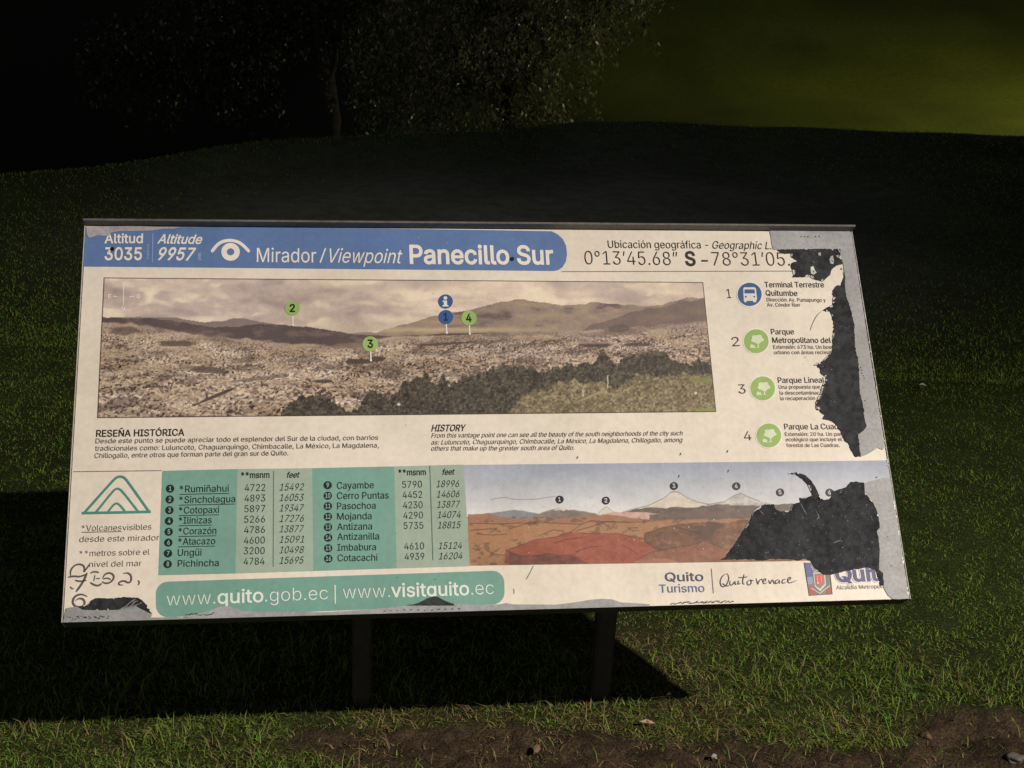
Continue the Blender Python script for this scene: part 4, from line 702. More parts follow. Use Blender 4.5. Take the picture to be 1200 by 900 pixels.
s.stroke([(247.7, 294.6), (253.7, 287), (260, 283.3), (268.4, 281.9), (276.7, 283.3), (284, 288), (290, 294.6)], 3.7, 3, T, 2, caps=True)
s.ring((269, 295.7), 4.3, 10.8, 3, T)
s.text('Mirador', (299.6, 307.5), (369.2, 308), 16.4, 3, T, .004)
s.stroke([(373.7, 308.3), (380, 291.3)], 1.7, 3, T)
s.text('Viewpoint', (384.8, 308), (470.3, 309), 16.4, 3, T, .002, True)
s.text('Panecillo', (478.6, 309), (595.6, 309.5), 21, 3, T, .034)
s.text('Sur', (604.4, 309.5), (647.6, 309.8), 21, 3, T, .034)
s.build('title_band', PRINT, sheet)

# coordinates
s = Sheet()
s.text('Ubicación geográfica -', (711.4, 290.6), (829.5, 291.2), 8.8, 3, INK, -.004)
s.text('Geographic L.', (834.3, 291.4), (903.5, 292), 8.8, 3, INK, -.004, True)
s.text('0°13’45.68”', (684.3, 310), (794, 311), 16, 3, INK, -.014)
s.text('S', (802.4, 311), (814.6, 311.2), 16, 3, INK, .035)
s.stroke([(821, 305.6), (828.6, 305.7)], 1.8, 3, INK)
s.text('78°31’05.', (834.3, 311.3), (925.3, 311.5), 16, 3, INK, -.014)
s.stroke([(657, 318.4), (800, 318), (930, 317.6)], .7, 3, ink(140, 125, 112))
s.build('coordinates_text', PRINT, sheet)


# pictures printed on the sheet: a fine grid of coloured points
def inside(px, py, poly):
    r = np.zeros(px.shape, bool)
    n = len(poly)
    for i in range(n):
        (x0, y0), (x1, y1) = poly[i], poly[i - 1]
        c = ((y0 > py) != (y1 > py)) & (px < (x1 - x0) * (py - y0) / (y1 - y0 + 1e-12) + x0)
        r ^= c
    return r


def ridge(px, pts):
    p = np.array(sorted(pts), float)
    return np.interp(px, p[:, 0], p[:, 1])


def picture(name, corners, w, h, paint):
    """corners TL, TR, BR, BL as measured; paint(px, py) gives sRGB"""
    q = B(corners)
    a, b = np.meshgrid(np.linspace(0, 1, w), np.linspace(0, 1, h))
    uvm = homography([(0, 0), (1, 0), (1, 1), (0, 1)], q)
    P = np.stack([a, b, a * 0 + 1], -1) @ uvm.T
    uv = P[..., :2] / P[..., 2:]
    back = np.concatenate([uv, np.ones(uv.shape[:2] + (1,))], -1) @ np.linalg.inv(HM).T
    px, py = back[..., 0] / back[..., 2], back[..., 1] / back[..., 2]
    rgb = paint(px, py, a, b)
    ix = np.arange(w * h).reshape(h, w)
    return mesh_np(name, loc3(uv[..., 0], uv[..., 1], a * 0 + LAYER).reshape(-1, 3),
                   np.stack([ix[1:, :-1], ix[1:, 1:], ix[:-1, 1:], ix[:-1, :-1]], -1).reshape(-1, 4), PRINT, sheet, inka(rgb.reshape(-1, 3)))


def mixc(img, m, c):
    m = np.clip(m, 0, 1)[..., None]
    return img * (1 - m) + m * np.asarray(c, float)


def paint_panorama(px, py, a, b):
    h, w = px.shape
    cl = fbm(h, w, 120, 26, 50, 6)
    wr = (fbm(h, w, 40, 30, 55, 3) - .5)
    cl2 = pnoise(px + 30 * wr, (py + 14 * wr) * 3.2, 42, 60) * .6 + pnoise(px + 30 * wr, (py + 14 * wr) * 2.6, 15, 61) * .4
    base = np.zeros((h, w, 3))
    base[:] = (196, 172, 156)
    warm = np.clip((px - 121) / 600, 0, 1)
    low = np.clip((py - 328) / 55, 0, 1)
    base = mixc(base, (cl - .42) * 3.2 * (.45 + .75 * low) + .55 * warm, (242, 216, 184))
    base = mixc(base, (.48 - cl2) * 2.6 * (1 - .5 * warm), (164, 142, 134))
    base = mixc(base, (cl2 - .60) * 4.5, (238, 216, 184))
    hz = np.exp(-((py - 386) / 12) ** 2) * np.clip((px - 250) / 200, 0, 1)
    base = mixc(base, hz * .6, (206, 184, 154))
    rg = lambda pts, k, seed: ridge(px, pts) + k * (pnoise(px, px * 0, 9, seed) - .5) * 2 + k * .5 * (pnoise(px, px * 0, 3, seed + 1) - .5)
    tex = fbm(h, w, 26, 10, 70, 5)
    # far massif
    r1 = rg([(100, 396), (380, 391), (440, 389), (470, 381), (520, 367), (557, 362), (580, 356), (603, 350.5), (622, 352), (647, 357), (670, 358), (693, 354.5), (720, 357), (753, 358.5), (775, 357), (793, 352), (805, 349.5), (823, 349), (845, 347)], 1.0, 80)
    m = (py > r1)
    base = mixc(base, m * .92, (146, 124, 110))
    base = mixc(base, m * np.clip((tex - .5) * 3.0, 0, 1), (172, 148, 116))
    base = mixc(base, m * np.clip((.46 - tex) * 3.4, 0, .8), (100, 84, 78))
    glow = m * np.exp(-((py - 386.5) / 3.2) ** 2) * np.exp(-((px - 520) / 120) ** 2)
    base = mixc(base, glow * .9, (200, 172, 132))
    r2 = rg([(660, 400), (693, 380), (715, 374), (738, 366), (765, 362), (793, 355), (806, 352.5), (823, 350), (845, 348)], .8, 84)
    m = py > r2
    base = mixc(base, m * .9, (122, 104, 95))
    base = mixc(base, m * np.clip((tex - .52) * 3, 0, .8), (140, 118, 100))
    # small far hill and the long hills at the left
    r3 = rg([(100, 372), (190, 372), (205, 372.5), (240, 378), (262, 376), (272, 373.5), (285, 373.5), (300, 377), (330, 381), (400, 390), (460, 393), (850, 400)], .6, 86)
    m = py > r3
    base = mixc(base, m * np.clip((470 - px) / 100, 0, 1), (136, 118, 108))
    r4 = rg([(100, 371), (125, 372), (150, 373), (180, 373.5), (215, 378), (245, 384), (275, 383), (300, 380), (335, 381.5), (365, 384), (390, 388), (413, 392), (445, 394), (480, 393), (850, 402)], .7, 88)
    m = py > r4
    base = mixc(base, m * np.clip((560 - px) / 90, 0, 1), (96, 80, 76))
    base = mixc(base, m * np.clip((560 - px) / 90, 0, 1) * np.clip((tex - .5) * 3, 0, .7), (132, 112, 100))
    # the city
    top = rg([(100, 376), (150, 378), (190, 384), (240, 393), (285, 396), (330, 401), (380, 404), (430, 399), (470, 393), (522, 391), (600, 390), (700, 385), (760, 381), (850, 372)], 1.2, 90)
    depth = np.clip((py - top) / (488 - top), 0, 1)
    city = np.zeros((h, w, 3))
    city[:] = (172, 147, 126)
    city = mixc(city, np.clip((px - 430) / 250, 0, 1) * .5 * (1 - depth), (132, 108, 98))
    rr = np.random.default_rng(5)
    for cw, chh, lo, hi in ((1.6, 1.0, 0, .4), (2.2, 1.35, .2, .8), (3.0, 1.8, .5, 1.3)):
        wx, wy = 5 * pnoise(px, py, 11, 7) + 1.6 * pnoise(px, py, 2.6, 17), .05 * px + 5 * pnoise(px, py, 12, 8) + 1.5 * pnoise(px, py, 2.2, 18)
        t = rr.random((512, 512))
        gx, gy = (px + wx) / cw, (py + wy) / chh
        q = t[np.floor(gy).astype(int) & 511, np.floor(gx + 7 * t[np.floor(gy).astype(int) & 511, 3]).astype(int) & 511]
        ms = np.clip((depth - lo) / .15, 0, 1) * np.clip((hi - depth) / .15, 0, 1)
        city = mixc(city, ms * np.clip((q - .60) * 2.6, 0, .85), (228, 200, 164))
        city = mixc(city, ms * np.clip((.38 - q) * 3.0, 0, .88), (72, 55, 52))
    for k in range(26):
        sx_, sy_ = rr.random() * 700 + 120, 405 + 80 * rr.random()
        sl = rr.choice((-.35, -.12, .12, .5)) + rr.normal(0, .05)
        dist = np.abs((py - sy_) - sl * (px - sx_) - 2 * (pnoise(px, px * 0, 15, k) - .5))
        city = mixc(city, np.clip(1.1 - dist, 0, 1) * (np.abs(px - sx_) < 20 + 30 * rr.random()) * .45, (98, 80, 70))
    city = city + ((rr.random((h, w)) - .5) * 34 + (pnoise(px + 6 * pnoise(px, py, 20, 96), py * 7 + .5 * px, 46, 97) - .5) * 46 + (pnoise(px, py * 5 - .4 * px, 20, 98) - .5) * 30)[..., None]
    dk = fbm(h, w, 44, 12, 95, 5)
    city = mixc(city, np.clip((dk - .58) * 5, 0, .45), (96, 80, 68))
    city = mixc(city, np.clip((.44 - dk) * 6, 0, .5), (198, 170, 136))
    base = mixc(base, np.clip((py - top) / 2, 0, 1), 0) + city * np.clip((py - top) / 2, 0, 1)[..., None]

    def blot(x, y, rx, ry, c, k=1.0, rot=0):
        nonlocal base
        X, Y_ = px - x, (py - y) - rot * (px - x)
        d = np.sqrt((X / rx) ** 2 + (Y_ / ry) ** 2) + .7 * (fbm(h, w, 14, 7, int(x + y), 3) - .5)
        base = mixc(base, np.clip((1 - d) * 4, 0, 1) * k, c)
    blot(205, 403, 26, 4, (92, 76, 66), .8)
    blot(146, 388, 20, 6, (100, 84, 72), .7)
    blot(245, 434, 24, 4, (96, 80, 68), .8, .05)
    blot(252, 464, 28, 2.2, (82, 66, 58), .9, -.42)
    blot(300, 444, 40, 2.2, (120, 98, 82), .7, -.1)
    blot(520, 403, 38, 1.6, (88, 74, 68), .9, -.06)
    blot(525, 410, 12, 1.3, (88, 74, 68), .8, -.6)
    blot(419, 424, 20, 3.5, (78, 66, 58), .9)
    blot(440, 421, 10, 3.5, (76, 64, 56), .9)
    blot(378, 447, 14, 2.5, (80, 68, 58), .9)
    blot(525, 392, 42, 1.2, (84, 70, 66), .9, -.03)
    blot(695, 404, 22, 3.5, (76, 66, 60), .9)
    blot(745, 404, 20, 2.4, (80, 70, 62), .8)
    blot(725, 385, 16, 5, (100, 86, 78), .7)
    blot(690, 402, 30, 1.6, (180, 152, 124), .6)
    blot(135, 450, 28, .8, (196, 172, 142), .9, -.05)
    # foreground trees
    tn = lambda sd, k: k * (pnoise(px, px * 0, 8, sd) - .5) * 2 + 2.4 * (pnoise(px, py, 1.8, sd + 5) - .5) * 2 + k * .8 * (pnoise(px, px * 0, 3.2, sd + 1) - .5) * 2
    t1 = ridge(px, [(100, 500), (320, 500), (331, 482), (340, 472), (352, 466), (366, 464), (380, 464), (392, 473), (404, 478), (418, 478), (425, 464), (440, 457), (448, 462), (455, 471), (462, 460), (475, 447), (486, 446), (500, 438), (518, 433), (512, 446), (505, 452), (525, 452), (535, 444), (548, 440), (565, 436), (577, 430), (597, 429), (612, 425), (630, 436), (655, 430), (680, 424), (690, 428), (702, 414), (707, 411), (714, 420), (722, 430), (730, 417), (745, 414), (775, 412), (800, 424), (830, 424), (850, 428)]) + tn(101, 3.0)
    gt = .5 * fbm(h, w, 11, 8, 110, 4) + .5 * fbm(h, w, 4, 3, 120, 2)
    m = np.clip((py - t1) / 2.0, 0, 1)
    base = mixc(base, m, (74, 66, 57))
    ft = pnoise(px, py, 2.2, 130) * .6 + pnoise(px, py, 1.2, 131) * .4
    base = mixc(base, m * np.clip((gt - .50) * 5, 0, .7), (102, 92, 74))
    base = mixc(base, m * np.clip((ft - .60) * 5, 0, .7), (124, 110, 88))
    base = mixc(base, m * np.clip((.36 - ft) * 5, 0, .8), (38, 34, 32))
    base = mixc(base, m * np.clip((.42 - gt) * 6, 0, .8), (46, 43, 40))
    t2 = ridge(px, [(560, 500), (595, 486), (605, 468), (640, 452), (660, 446), (700, 446), (722, 452), (745, 440), (755, 436), (775, 440), (800, 436), (822, 438), (850, 440)]) + tn(103, 2.2)
    m = np.clip((py - t2) / 2.5, 0, 1) * np.clip((px - 590) / 20, 0, 1)
    base = mixc(base, m * .9, (132, 114, 84))
    base = mixc(base, m * np.clip((gt - .5) * 5, 0, .8), (156, 138, 102))
    base = mixc(base, m * np.clip((ft - .60) * 5, 0, .8), (178, 160, 120))
    base = mixc(base, m * np.clip((.38 - ft) * 5, 0, .8), (72, 66, 48))
    base = mixc(base, m * np.clip((.45 - gt) * 5, 0, .6), (100, 90, 68))
    blot(822, 446, 22, 4, (132, 132, 78), .8, .05)
    blot(826, 481, 20, 3, (140, 142, 78), .9)
    blot(690, 465, 20, 1.6, (164, 146, 116), .9, -.42)
    for x, y0, y1 in ((711, 440, 455), (682, 456, 465)):
        base = mixc(base, (np.abs(px - x) < .7) & (py > y0) & (py < y1), (196, 182, 158))
    blot(466, 474, 2.2, 1.8, (226, 214, 194), 1)
    blot(814, 461, 2, 1.6, (226, 214, 194), 1)
    edge = (a < .0018) | (a > .9982) | (b < .007) | (b > .993)
    base = mixc(base, edge * .75, (66, 54, 48))
    return np.clip(base + ((np.random.default_rng(3).random((h, w)) - .5) * 12)[..., None], 12, 245)


picture('panorama_picture', [(121, 325.5), (823, 330.5), (838.5, 483), (113.5, 490)], 960, 220, paint_panorama)

s = Sheet()
cc = ink(240, 230, 214)
s.stroke([(144, 336), (144, 358)], .8, 2, cc)
s.stroke([(132, 347.6), (137, 347.8)], .8, 2, cc)
s.stroke([(151, 347.8), (157, 347.6)], .8, 2, cc)
for t_, x, y in (('S', 144.2, 335.3), ('N', 143.8, 364.2), ('E', 128, 349.8), ('O', 161.2, 349.8)):
    s.text(t_, (x - 2, y), (x + 2, y), 4.6, 2, cc, .02)
s.build('compass_mark', PRINT, sheet)


def marker(c, r, color, sym, stem, tcol, parent=sheet, name='map_marker'):
    s = Sheet()
    if stem:
        s.stroke([(c[0] + .4, c[1] + r * .8), stem], 1.4, 2, ink(234, 224, 210))
        s.circle(stem, 1.3, 2.2, ink(238, 228, 214), 10)
    s.circle(c, r, 3, color)
    if sym == 'i':
        s.circle((c[0] - .2, c[1] - 4), 2.2, 4, tcol, 14)
        s.poly([(c[0] - 3.4, c[1] - 1), (c[0] + 1.8, c[1] - 1), (c[0] + 1.8, c[1] + 4.4), (c[0] + 3.4, c[1] + 4.4), (c[0] + 3.4, c[1] + 6), (c[0] - 3.6, c[1] + 6),
                (c[0] - 3.6, c[1] + 4.4), (c[0] - 2, c[1] + 4.4), (c[0] - 2, c[1] + .6), (c[0] - 3.4, c[1] + .6)], 4, tcol)
    else:
        k = r * .36 if sym != '1' else r * .28
        s.text(sym, (c[0] - k, c[1] + r * .48), (c[0] + k, c[1] + r * .48), r, 4, tcol, .04)
    s.build(name, PRINT, parent)


LIME = ink(156, 180, 98)
DK = ink(28, 30, 30)
marker((341.4, 361.6), 8.8, LIME, '2', (342.2, 381), DK)
marker((432.6, 403.4), 9.2, LIME, '3', (433.4, 422.5), DK)
marker((521, 371.8), 8.6, ink(56, 90, 136), '1', (522.2, 390.2), ink(26, 40, 66))
marker((520.6, 353.6), 8.6, ink(56, 90, 136), 'i', None, ink(228, 222, 214))
marker((548, 373), 9, LIME, '4', (549.2, 391.2), DK)


# the four places listed at the right
def tree_icon(c, r=14.6):
    s = Sheet()
    s.circle(c, r + 1.2, 1.6, ink(240, 230, 208))
    s.circle(c, r, 2, ink(150, 176, 92))
    w = ink(214, 216, 176)
    pts = []
    for k in range(26):
        a = 2 * math.pi * k / 26
        q = 1 + .13 * math.sin(5 * a + .6)
        pts.append((c[0] + 1.2 + 7.2 * q * math.cos(a), c[1] - 2.2 + 5.2 * q * math.sin(a)))
    s.poly(pts, 3, w)
    s.poly([(c[0] + 1.4, c[1] + 2), (c[0] + 2.8, c[1] + 2), (c[0] + 2.8, c[1] + 6.6), (c[0] + 4.4, c[1] + 7.8), (c[0] - .2, c[1] + 7.8), (c[0] + 1.4, c[1] + 6.6)], 3.2, w)
    s.circle((c[0] - 5.6, c[1] + 5.6), 1.9, 3, w, 12)
    s.circle((c[0] - 3.4, c[1] + 6), 1.5, 3.2, w, 12)
    s.stroke([(c[0] - 7.8, c[1] + 7.6), (c[0] - 1, c[1] + 7.8)], .9, 3.4, w)
    s.build('tree_icon', PRINT, sheet)


s = Sheet()
c = (877.6, 345)
s.circle(c, 15.4, 1.6, ink(240, 228, 206))
s.circle(c, 14.2, 2, ink(58, 92, 134))
w_ = ink(226, 216, 200)
s.poly([(870, 338.6), (871.2, 336.8), (883.4, 336.8), (885, 338.6), (886.2, 350), (885.4, 352.6), (885, 354.4), (881.8, 354.4), (881.6, 352.8), (873.8, 352.8), (873.6, 354.4), (871.4, 354.4), (870.6, 352.4)], 3, w_)
s.poly([(871.4, 339.4), (883.2, 339.4), (883.8, 344), (871.6, 344)], 4, ink(58, 92, 134))
s.circle((873, 347.9), 1.1, 4, ink(58, 92, 134), 10)
s.circle((883, 347.9), 1.1, 4, ink(58, 92, 134), 10)
s.build('bus_icon', PRINT, sheet)
for c in ((885.4, 400), (893, 455.5), (900.2, 510.8)):
    tree_icon(c)
F_ = ink(104, 92, 82)
for num, lines in (
    (('1', (851.4, 349.4), (856.2, 349.4)), [('Terminal Terrestre', (895.7, 336.8), (965.5, 336.8), 6.4), ('Quitumbe', (897, 346.5), (934.2, 346.9), 6.4),
                                              ('Dirección: Av. Pumapungo y', (898, 353.3), (967.4, 353.8), 4.3), ('Av. Cóndor Ñan', (898.5, 359.4), (937, 359.4), 4.3)]),
    (('2', (857.6, 406), (866, 405.8)), [('Parque', (903.2, 392), (930.3, 392), 6.4), ('Metropolitano del', (904.8, 402), (973.5, 402), 6.4),
                                          ('Extensión: 673 ha. Un bosq', (905.8, 408.9), (977, 409), 4.3), ('urbano con áreas recreat', (906.7, 415.3), (974, 415.2), 4.3)]),
    (('3', (865, 461.6), (873.4, 461.4)), [('Parque Lineal', (911.3, 449), (966, 448.7), 6.4), ('Una propuesta que', (912.3, 456), (961, 455.6), 4.3),
                                            ('la descontaminac', (913.4, 462.8), (960, 462.7), 4.3), ('la recuperación d', (914, 469.3), (960, 469), 4.3)]),
    (('4', (871.8, 516.5), (880.2, 516.3)), [('Parque La Cuadr', (918.9, 503.6), (986, 503.4), 6.6), ('Extensión: 20 ha. Un parq', (919.6, 511.3), (989, 511.2), 4.3),
                                              ('ecológico que incluye el s', (920.5, 517.6), (991, 517.3), 4.3), ('forestal de Las Cuadras.', (921.3, 524.3), (984, 524.3), 4.3)])):
    s = Sheet()
    s.text(num[0], num[1], num[2], 10.8, 3, INK, -.008)
    s.build('place_number', PRINT, sheet)
    s = Sheet()
    for t_, a, b, cap in lines:
        s.text(t_, a, b, cap, 3, INK if cap > 5 else F_, .006 if cap > 5 else .004)
    s.build('place_text', PRINT, sheet)

# history in two languages
s = Sheet()
s.text('RESEÑA HISTÓRICA', (112.6, 511.9), (215.5, 510.5), 7.8, 3, INK, .02)
s.text('Desde este punto se puede apreciar todo el esplendor del Sur de la ciudad, con barrios', (112, 519.6), (442, 515.6), 5.6, 3, GREY)
s.text('tradicionales como: Luluncoto, Chaguarquingo, Chimbacalle, La México, La Magdalena,', (111.4, 528.2), (442.6, 524.6), 5.6, 3, GREY)
s.text('Chillogallo, entre otros que forman parte del gran sur de Quito.', (110.8, 536.7), (337, 533.6), 5.6, 3, GREY)
s.build('history_text', PRINT, sheet)
s = Sheet()
s.text('HISTORY', (504.2, 505.7), (545.3, 505.4), 7.6, 3, INK, .02, True)
s.text('From this vantage point one can see all the beauty of the south neighborhoods of the city such', (504.2, 513.3), (799.4, 510.5), 5.4, 3, GREY, 0, True)
s.text('as: Luluncoto, Chaguarquingo, Chimbacalle, La México, La Magdalena, Chillogallo, among', (504.2, 521.3), (799.4, 518.4), 5.4, 3, GREY, 0, True)
s.text('others that make up the greater south area of Quito.', (504.2, 528.4), (672, 527.5), 5.4, 3, GREY, 0, True)
s.build('history_text', PRINT, sheet)

# volcano symbol and its notes
s = Sheet()
TEAL = ink(78, 138, 120)
s.stroke(Zm([(82, 336), (280, 112), (310, 85), (335, 78), (365, 88), (392, 122), (538, 328)], 85, 545, 6), 2.9, 2, TEAL, 1)
s.stroke(Zm([(165, 330), (280, 188), (300, 168), (320, 163), (345, 177), (458, 322)], 85, 545, 6), 2.5, 2, TEAL, 1)
s.stroke(Zm([(250, 326), (285, 282), (305, 266), (327, 274), (368, 322)], 85, 545, 6), 2.4, 2, TEAL, 1)
s.stroke(Zm([(66, 336), (300, 332), (549, 327)], 85, 545, 6), 3.0, 2.2, TEAL)
s.build('volcano_symbol', PRINT, sheet)
s = Sheet()
N_ = ink(92, 82, 74)
s.stroke([(86, 552.6), (189, 551.4)], .7, 3, ink(120, 105, 95))
s.build('divider_line', PRINT, sheet)
s = Sheet()
s.text('*Volcanes', (95.8, 622), (142.3, 621.4), 6.9, 3, N_, -.012)
s.text('visibles', (143.6, 621.4), (177.2, 620.3), 6.9, 3, N_, -.012)
s.stroke([(95.8, 623.4), (142.5, 622.6)], .7, 3, N_)
s.text('desde este mirador', (93.3, 635), (186.3, 633), 6.9, 3, N_, -.012)
s.text('**metros sobre el', (93.3, 651.7), (175, 649.7), 6.9, 3, N_, -.012)
s.text('nivel del mar', (105, 664.2), (165.8, 663), 6.9, 3, N_, -.012)
s.build('footnote_text', PRINT, sheet)

# table of summits
s = Sheet()
TI = ink(30, 40, 38)
s.poly([(189.7, 551.6), (277.5, 549.6), (275.2, 671.7), (185.3, 673.7)], 1, GREEN)
s.poly([(277.5, 549.6), (364.8, 548.6), (366.2, 669), (275.2, 671.7)], 1, PALE)
s.poly([(364.8, 548.6), (460.8, 546.6), (463.7, 666), (366.2, 669)], 1, GREEN)
s.poly([(460.8, 546.6), (542, 544.6), (549.6, 663.6), (463.7, 666)], 1, PALE)
s.stroke([(319.8, 552), (319.5, 663.7)], .8, 3, ink(96, 118, 100))
s.stroke([(502.5, 545.8), (506.3, 656.7)], .8, 3, ink(96, 118, 100))
names1 = [('*Rumiñahui', 210, 267.5, 577), ('*Sincholagua', 209.6, 275, 589.6), ('*Cotopaxi', 209.3, 256.2, 601.8), ('*Ilinizas', 209, 247.5, 613.7),
          ('*Corazón', 208.7, 253, 626.3), ('*Atacazo', 208.5, 251.7, 638.3), ('Ungüi', 208, 235.8, 651.3), ('Pichincha', 208, 255.8, 664)]
n1 = ['4722', '4893', '5897', '5266', '4786', '4600', '3200', '4784']
f1 = ['15492', '16053', '19347', '17276', '13877', '15091', '10498', '15695']
for k, (t_, x0, x1, y) in enumerate(names1):
    s.text(t_, (x0, y), (x1, y - .018 * (x1 - x0)), 7.9, 3, TI, .004)
    if k < 6:
        s.stroke([(x0, y + 2.3), (x1, y + 2.2 - .018 * (x1 - x0))], .75, 3, TI)
    c = (199 - 2.7 * k / 7, 572.6 + 88.2 * k / 7)
    s.circle(c, 4.9, 3, TI, 18)
    s.text(str(k + 1), (c[0] - 1.5, c[1] + 2.5), (c[0] + 1.5, c[1] + 2.5), 5.2, 4, ink(150, 180, 165), .02)
    y = 575.7 + 86.1 * k / 7
    s.text(n1[k], (286.2 - 1.2 * k / 7, y), (310.2 - .9 * k / 7, y - .4), 8.2, 3, TI, -.004)
    y = 575 + 85.7 * k / 7
    s.text(f1[k], (326.7, y), (355.5, y - .4), 8.2, 3, TI, -.004, True)
names2 = [('Cayambe', 437, 573), ('Cerro Puntas', 454.5, 585), ('Pasochoa', 439.2, 597), ('Mojanda', 434.5, 609.2), ('Antizana', 435, 621.2),
          ('Antizanilla', 443.3, 632.9), ('Imbabura', 439.7, 645.5), ('Cotacachi', 441.3, 657.8)]
n2 = ['5790', '4452', '4230', '4290', '5735', None, '4610', '4939']
f2 = ['18996', '14606', '13877', '14074', '18815', None, '15124', '16204']
for k, (t_, x1, y) in enumerate(names2):
    s.text(t_, (393.8 + .9 * k / 7, y), (x1, y - .7), 7.9, 3, TI, .004)
    c = (383 + .9 * k / 7, 568.7 + 86 * k / 7)
    s.circle(c, 4.9, 3, TI, 18)
    q = 1.5 if k == 0 else 2.9
    s.text(str(k + 9), (c[0] - q, c[1] + 2.5), (c[0] + q, c[1] + 2.5), 5.2, 4, ink(150, 180, 165), .02)
    if n2[k]:
        y = 572 + 84.3 * k / 7
        s.text(n2[k], (470.5 + 2.9 * k / 7, y), (493.4 + 2.9 * k / 7, y - .5), 8.0, 3, TI, -.004)
        y = 571.3 + 84.5 * k / 7
        s.text(f2[k], (510.2 + 3 * k / 7, y), (537.2 + 3.6 * k / 7, y - .5), 8.0, 3, TI, -.004, True)
s.text('**msnm', (281.7, 560.4), (315, 559.9), 7.0, 3, TI, .022)
s.text('feet', (335.2, 560), (350.5, 559.6), 6.6, 3, TI, .022, True)
s.text('**msnm', (465.8, 557.3), (498, 556.8), 7.0, 3, TI, .022)
s.text('feet', (517.2, 556.7), (532, 556.3), 6.6, 3, TI, .022, True)
s.build('altitude_table', PRINT, sheet)

# web address band
s = Sheet()
A0, A1, A2, A3 = np.array((182.2, 681.6)), np.array((589.5, 668.6)), np.array((590.5, 708)), np.array((183, 723.2))
pts = []
for P0, dx, dy in ((A0, A1 - A0, A3 - A0), (A1, A2 - A1, A0 - A1), (A2, A3 - A2, A1 - A2), (A3, A0 - A3, A2 - A3)):
    ex, ey = dx / np.linalg.norm(dx), dy / np.linalg.norm(dy)
    r = 14
    for a in np.linspace(0, math.pi / 2, 8):
        pts.append(tuple(P0 + ex * r * (1 - math.cos(a)) + ey * r * (1 - math.sin(a))))
s.poly(pts, 1, ink(118, 157, 137))
WT = ink(226, 228, 208)
s.text('www.', (195, 709.5), (251.8, 707.3), 15.4, 3, WT, -.014)
s.text('quito', (254.3, 707.2), (308, 705), 15.4, 3, WT, .022)
s.text('.gob.ec', (310, 705), (383.2, 702.3), 15.4, 3, WT, -.014)
s.stroke([(391.6, 685.6), (391.9, 707.4)], 1.4, 3, WT)
s.text('www.', (401, 701.6), (456, 699.9), 15.4, 3, WT, -.014)
s.text('visitquito', (457.2, 699.8), (548.7, 697.4), 15.4, 3, WT, .022)
s.text('.ec', (551, 697.3), (577.6, 696.4), 15.4, 3, WT, -.014)
s.build('web_address_band', PRINT, sheet)


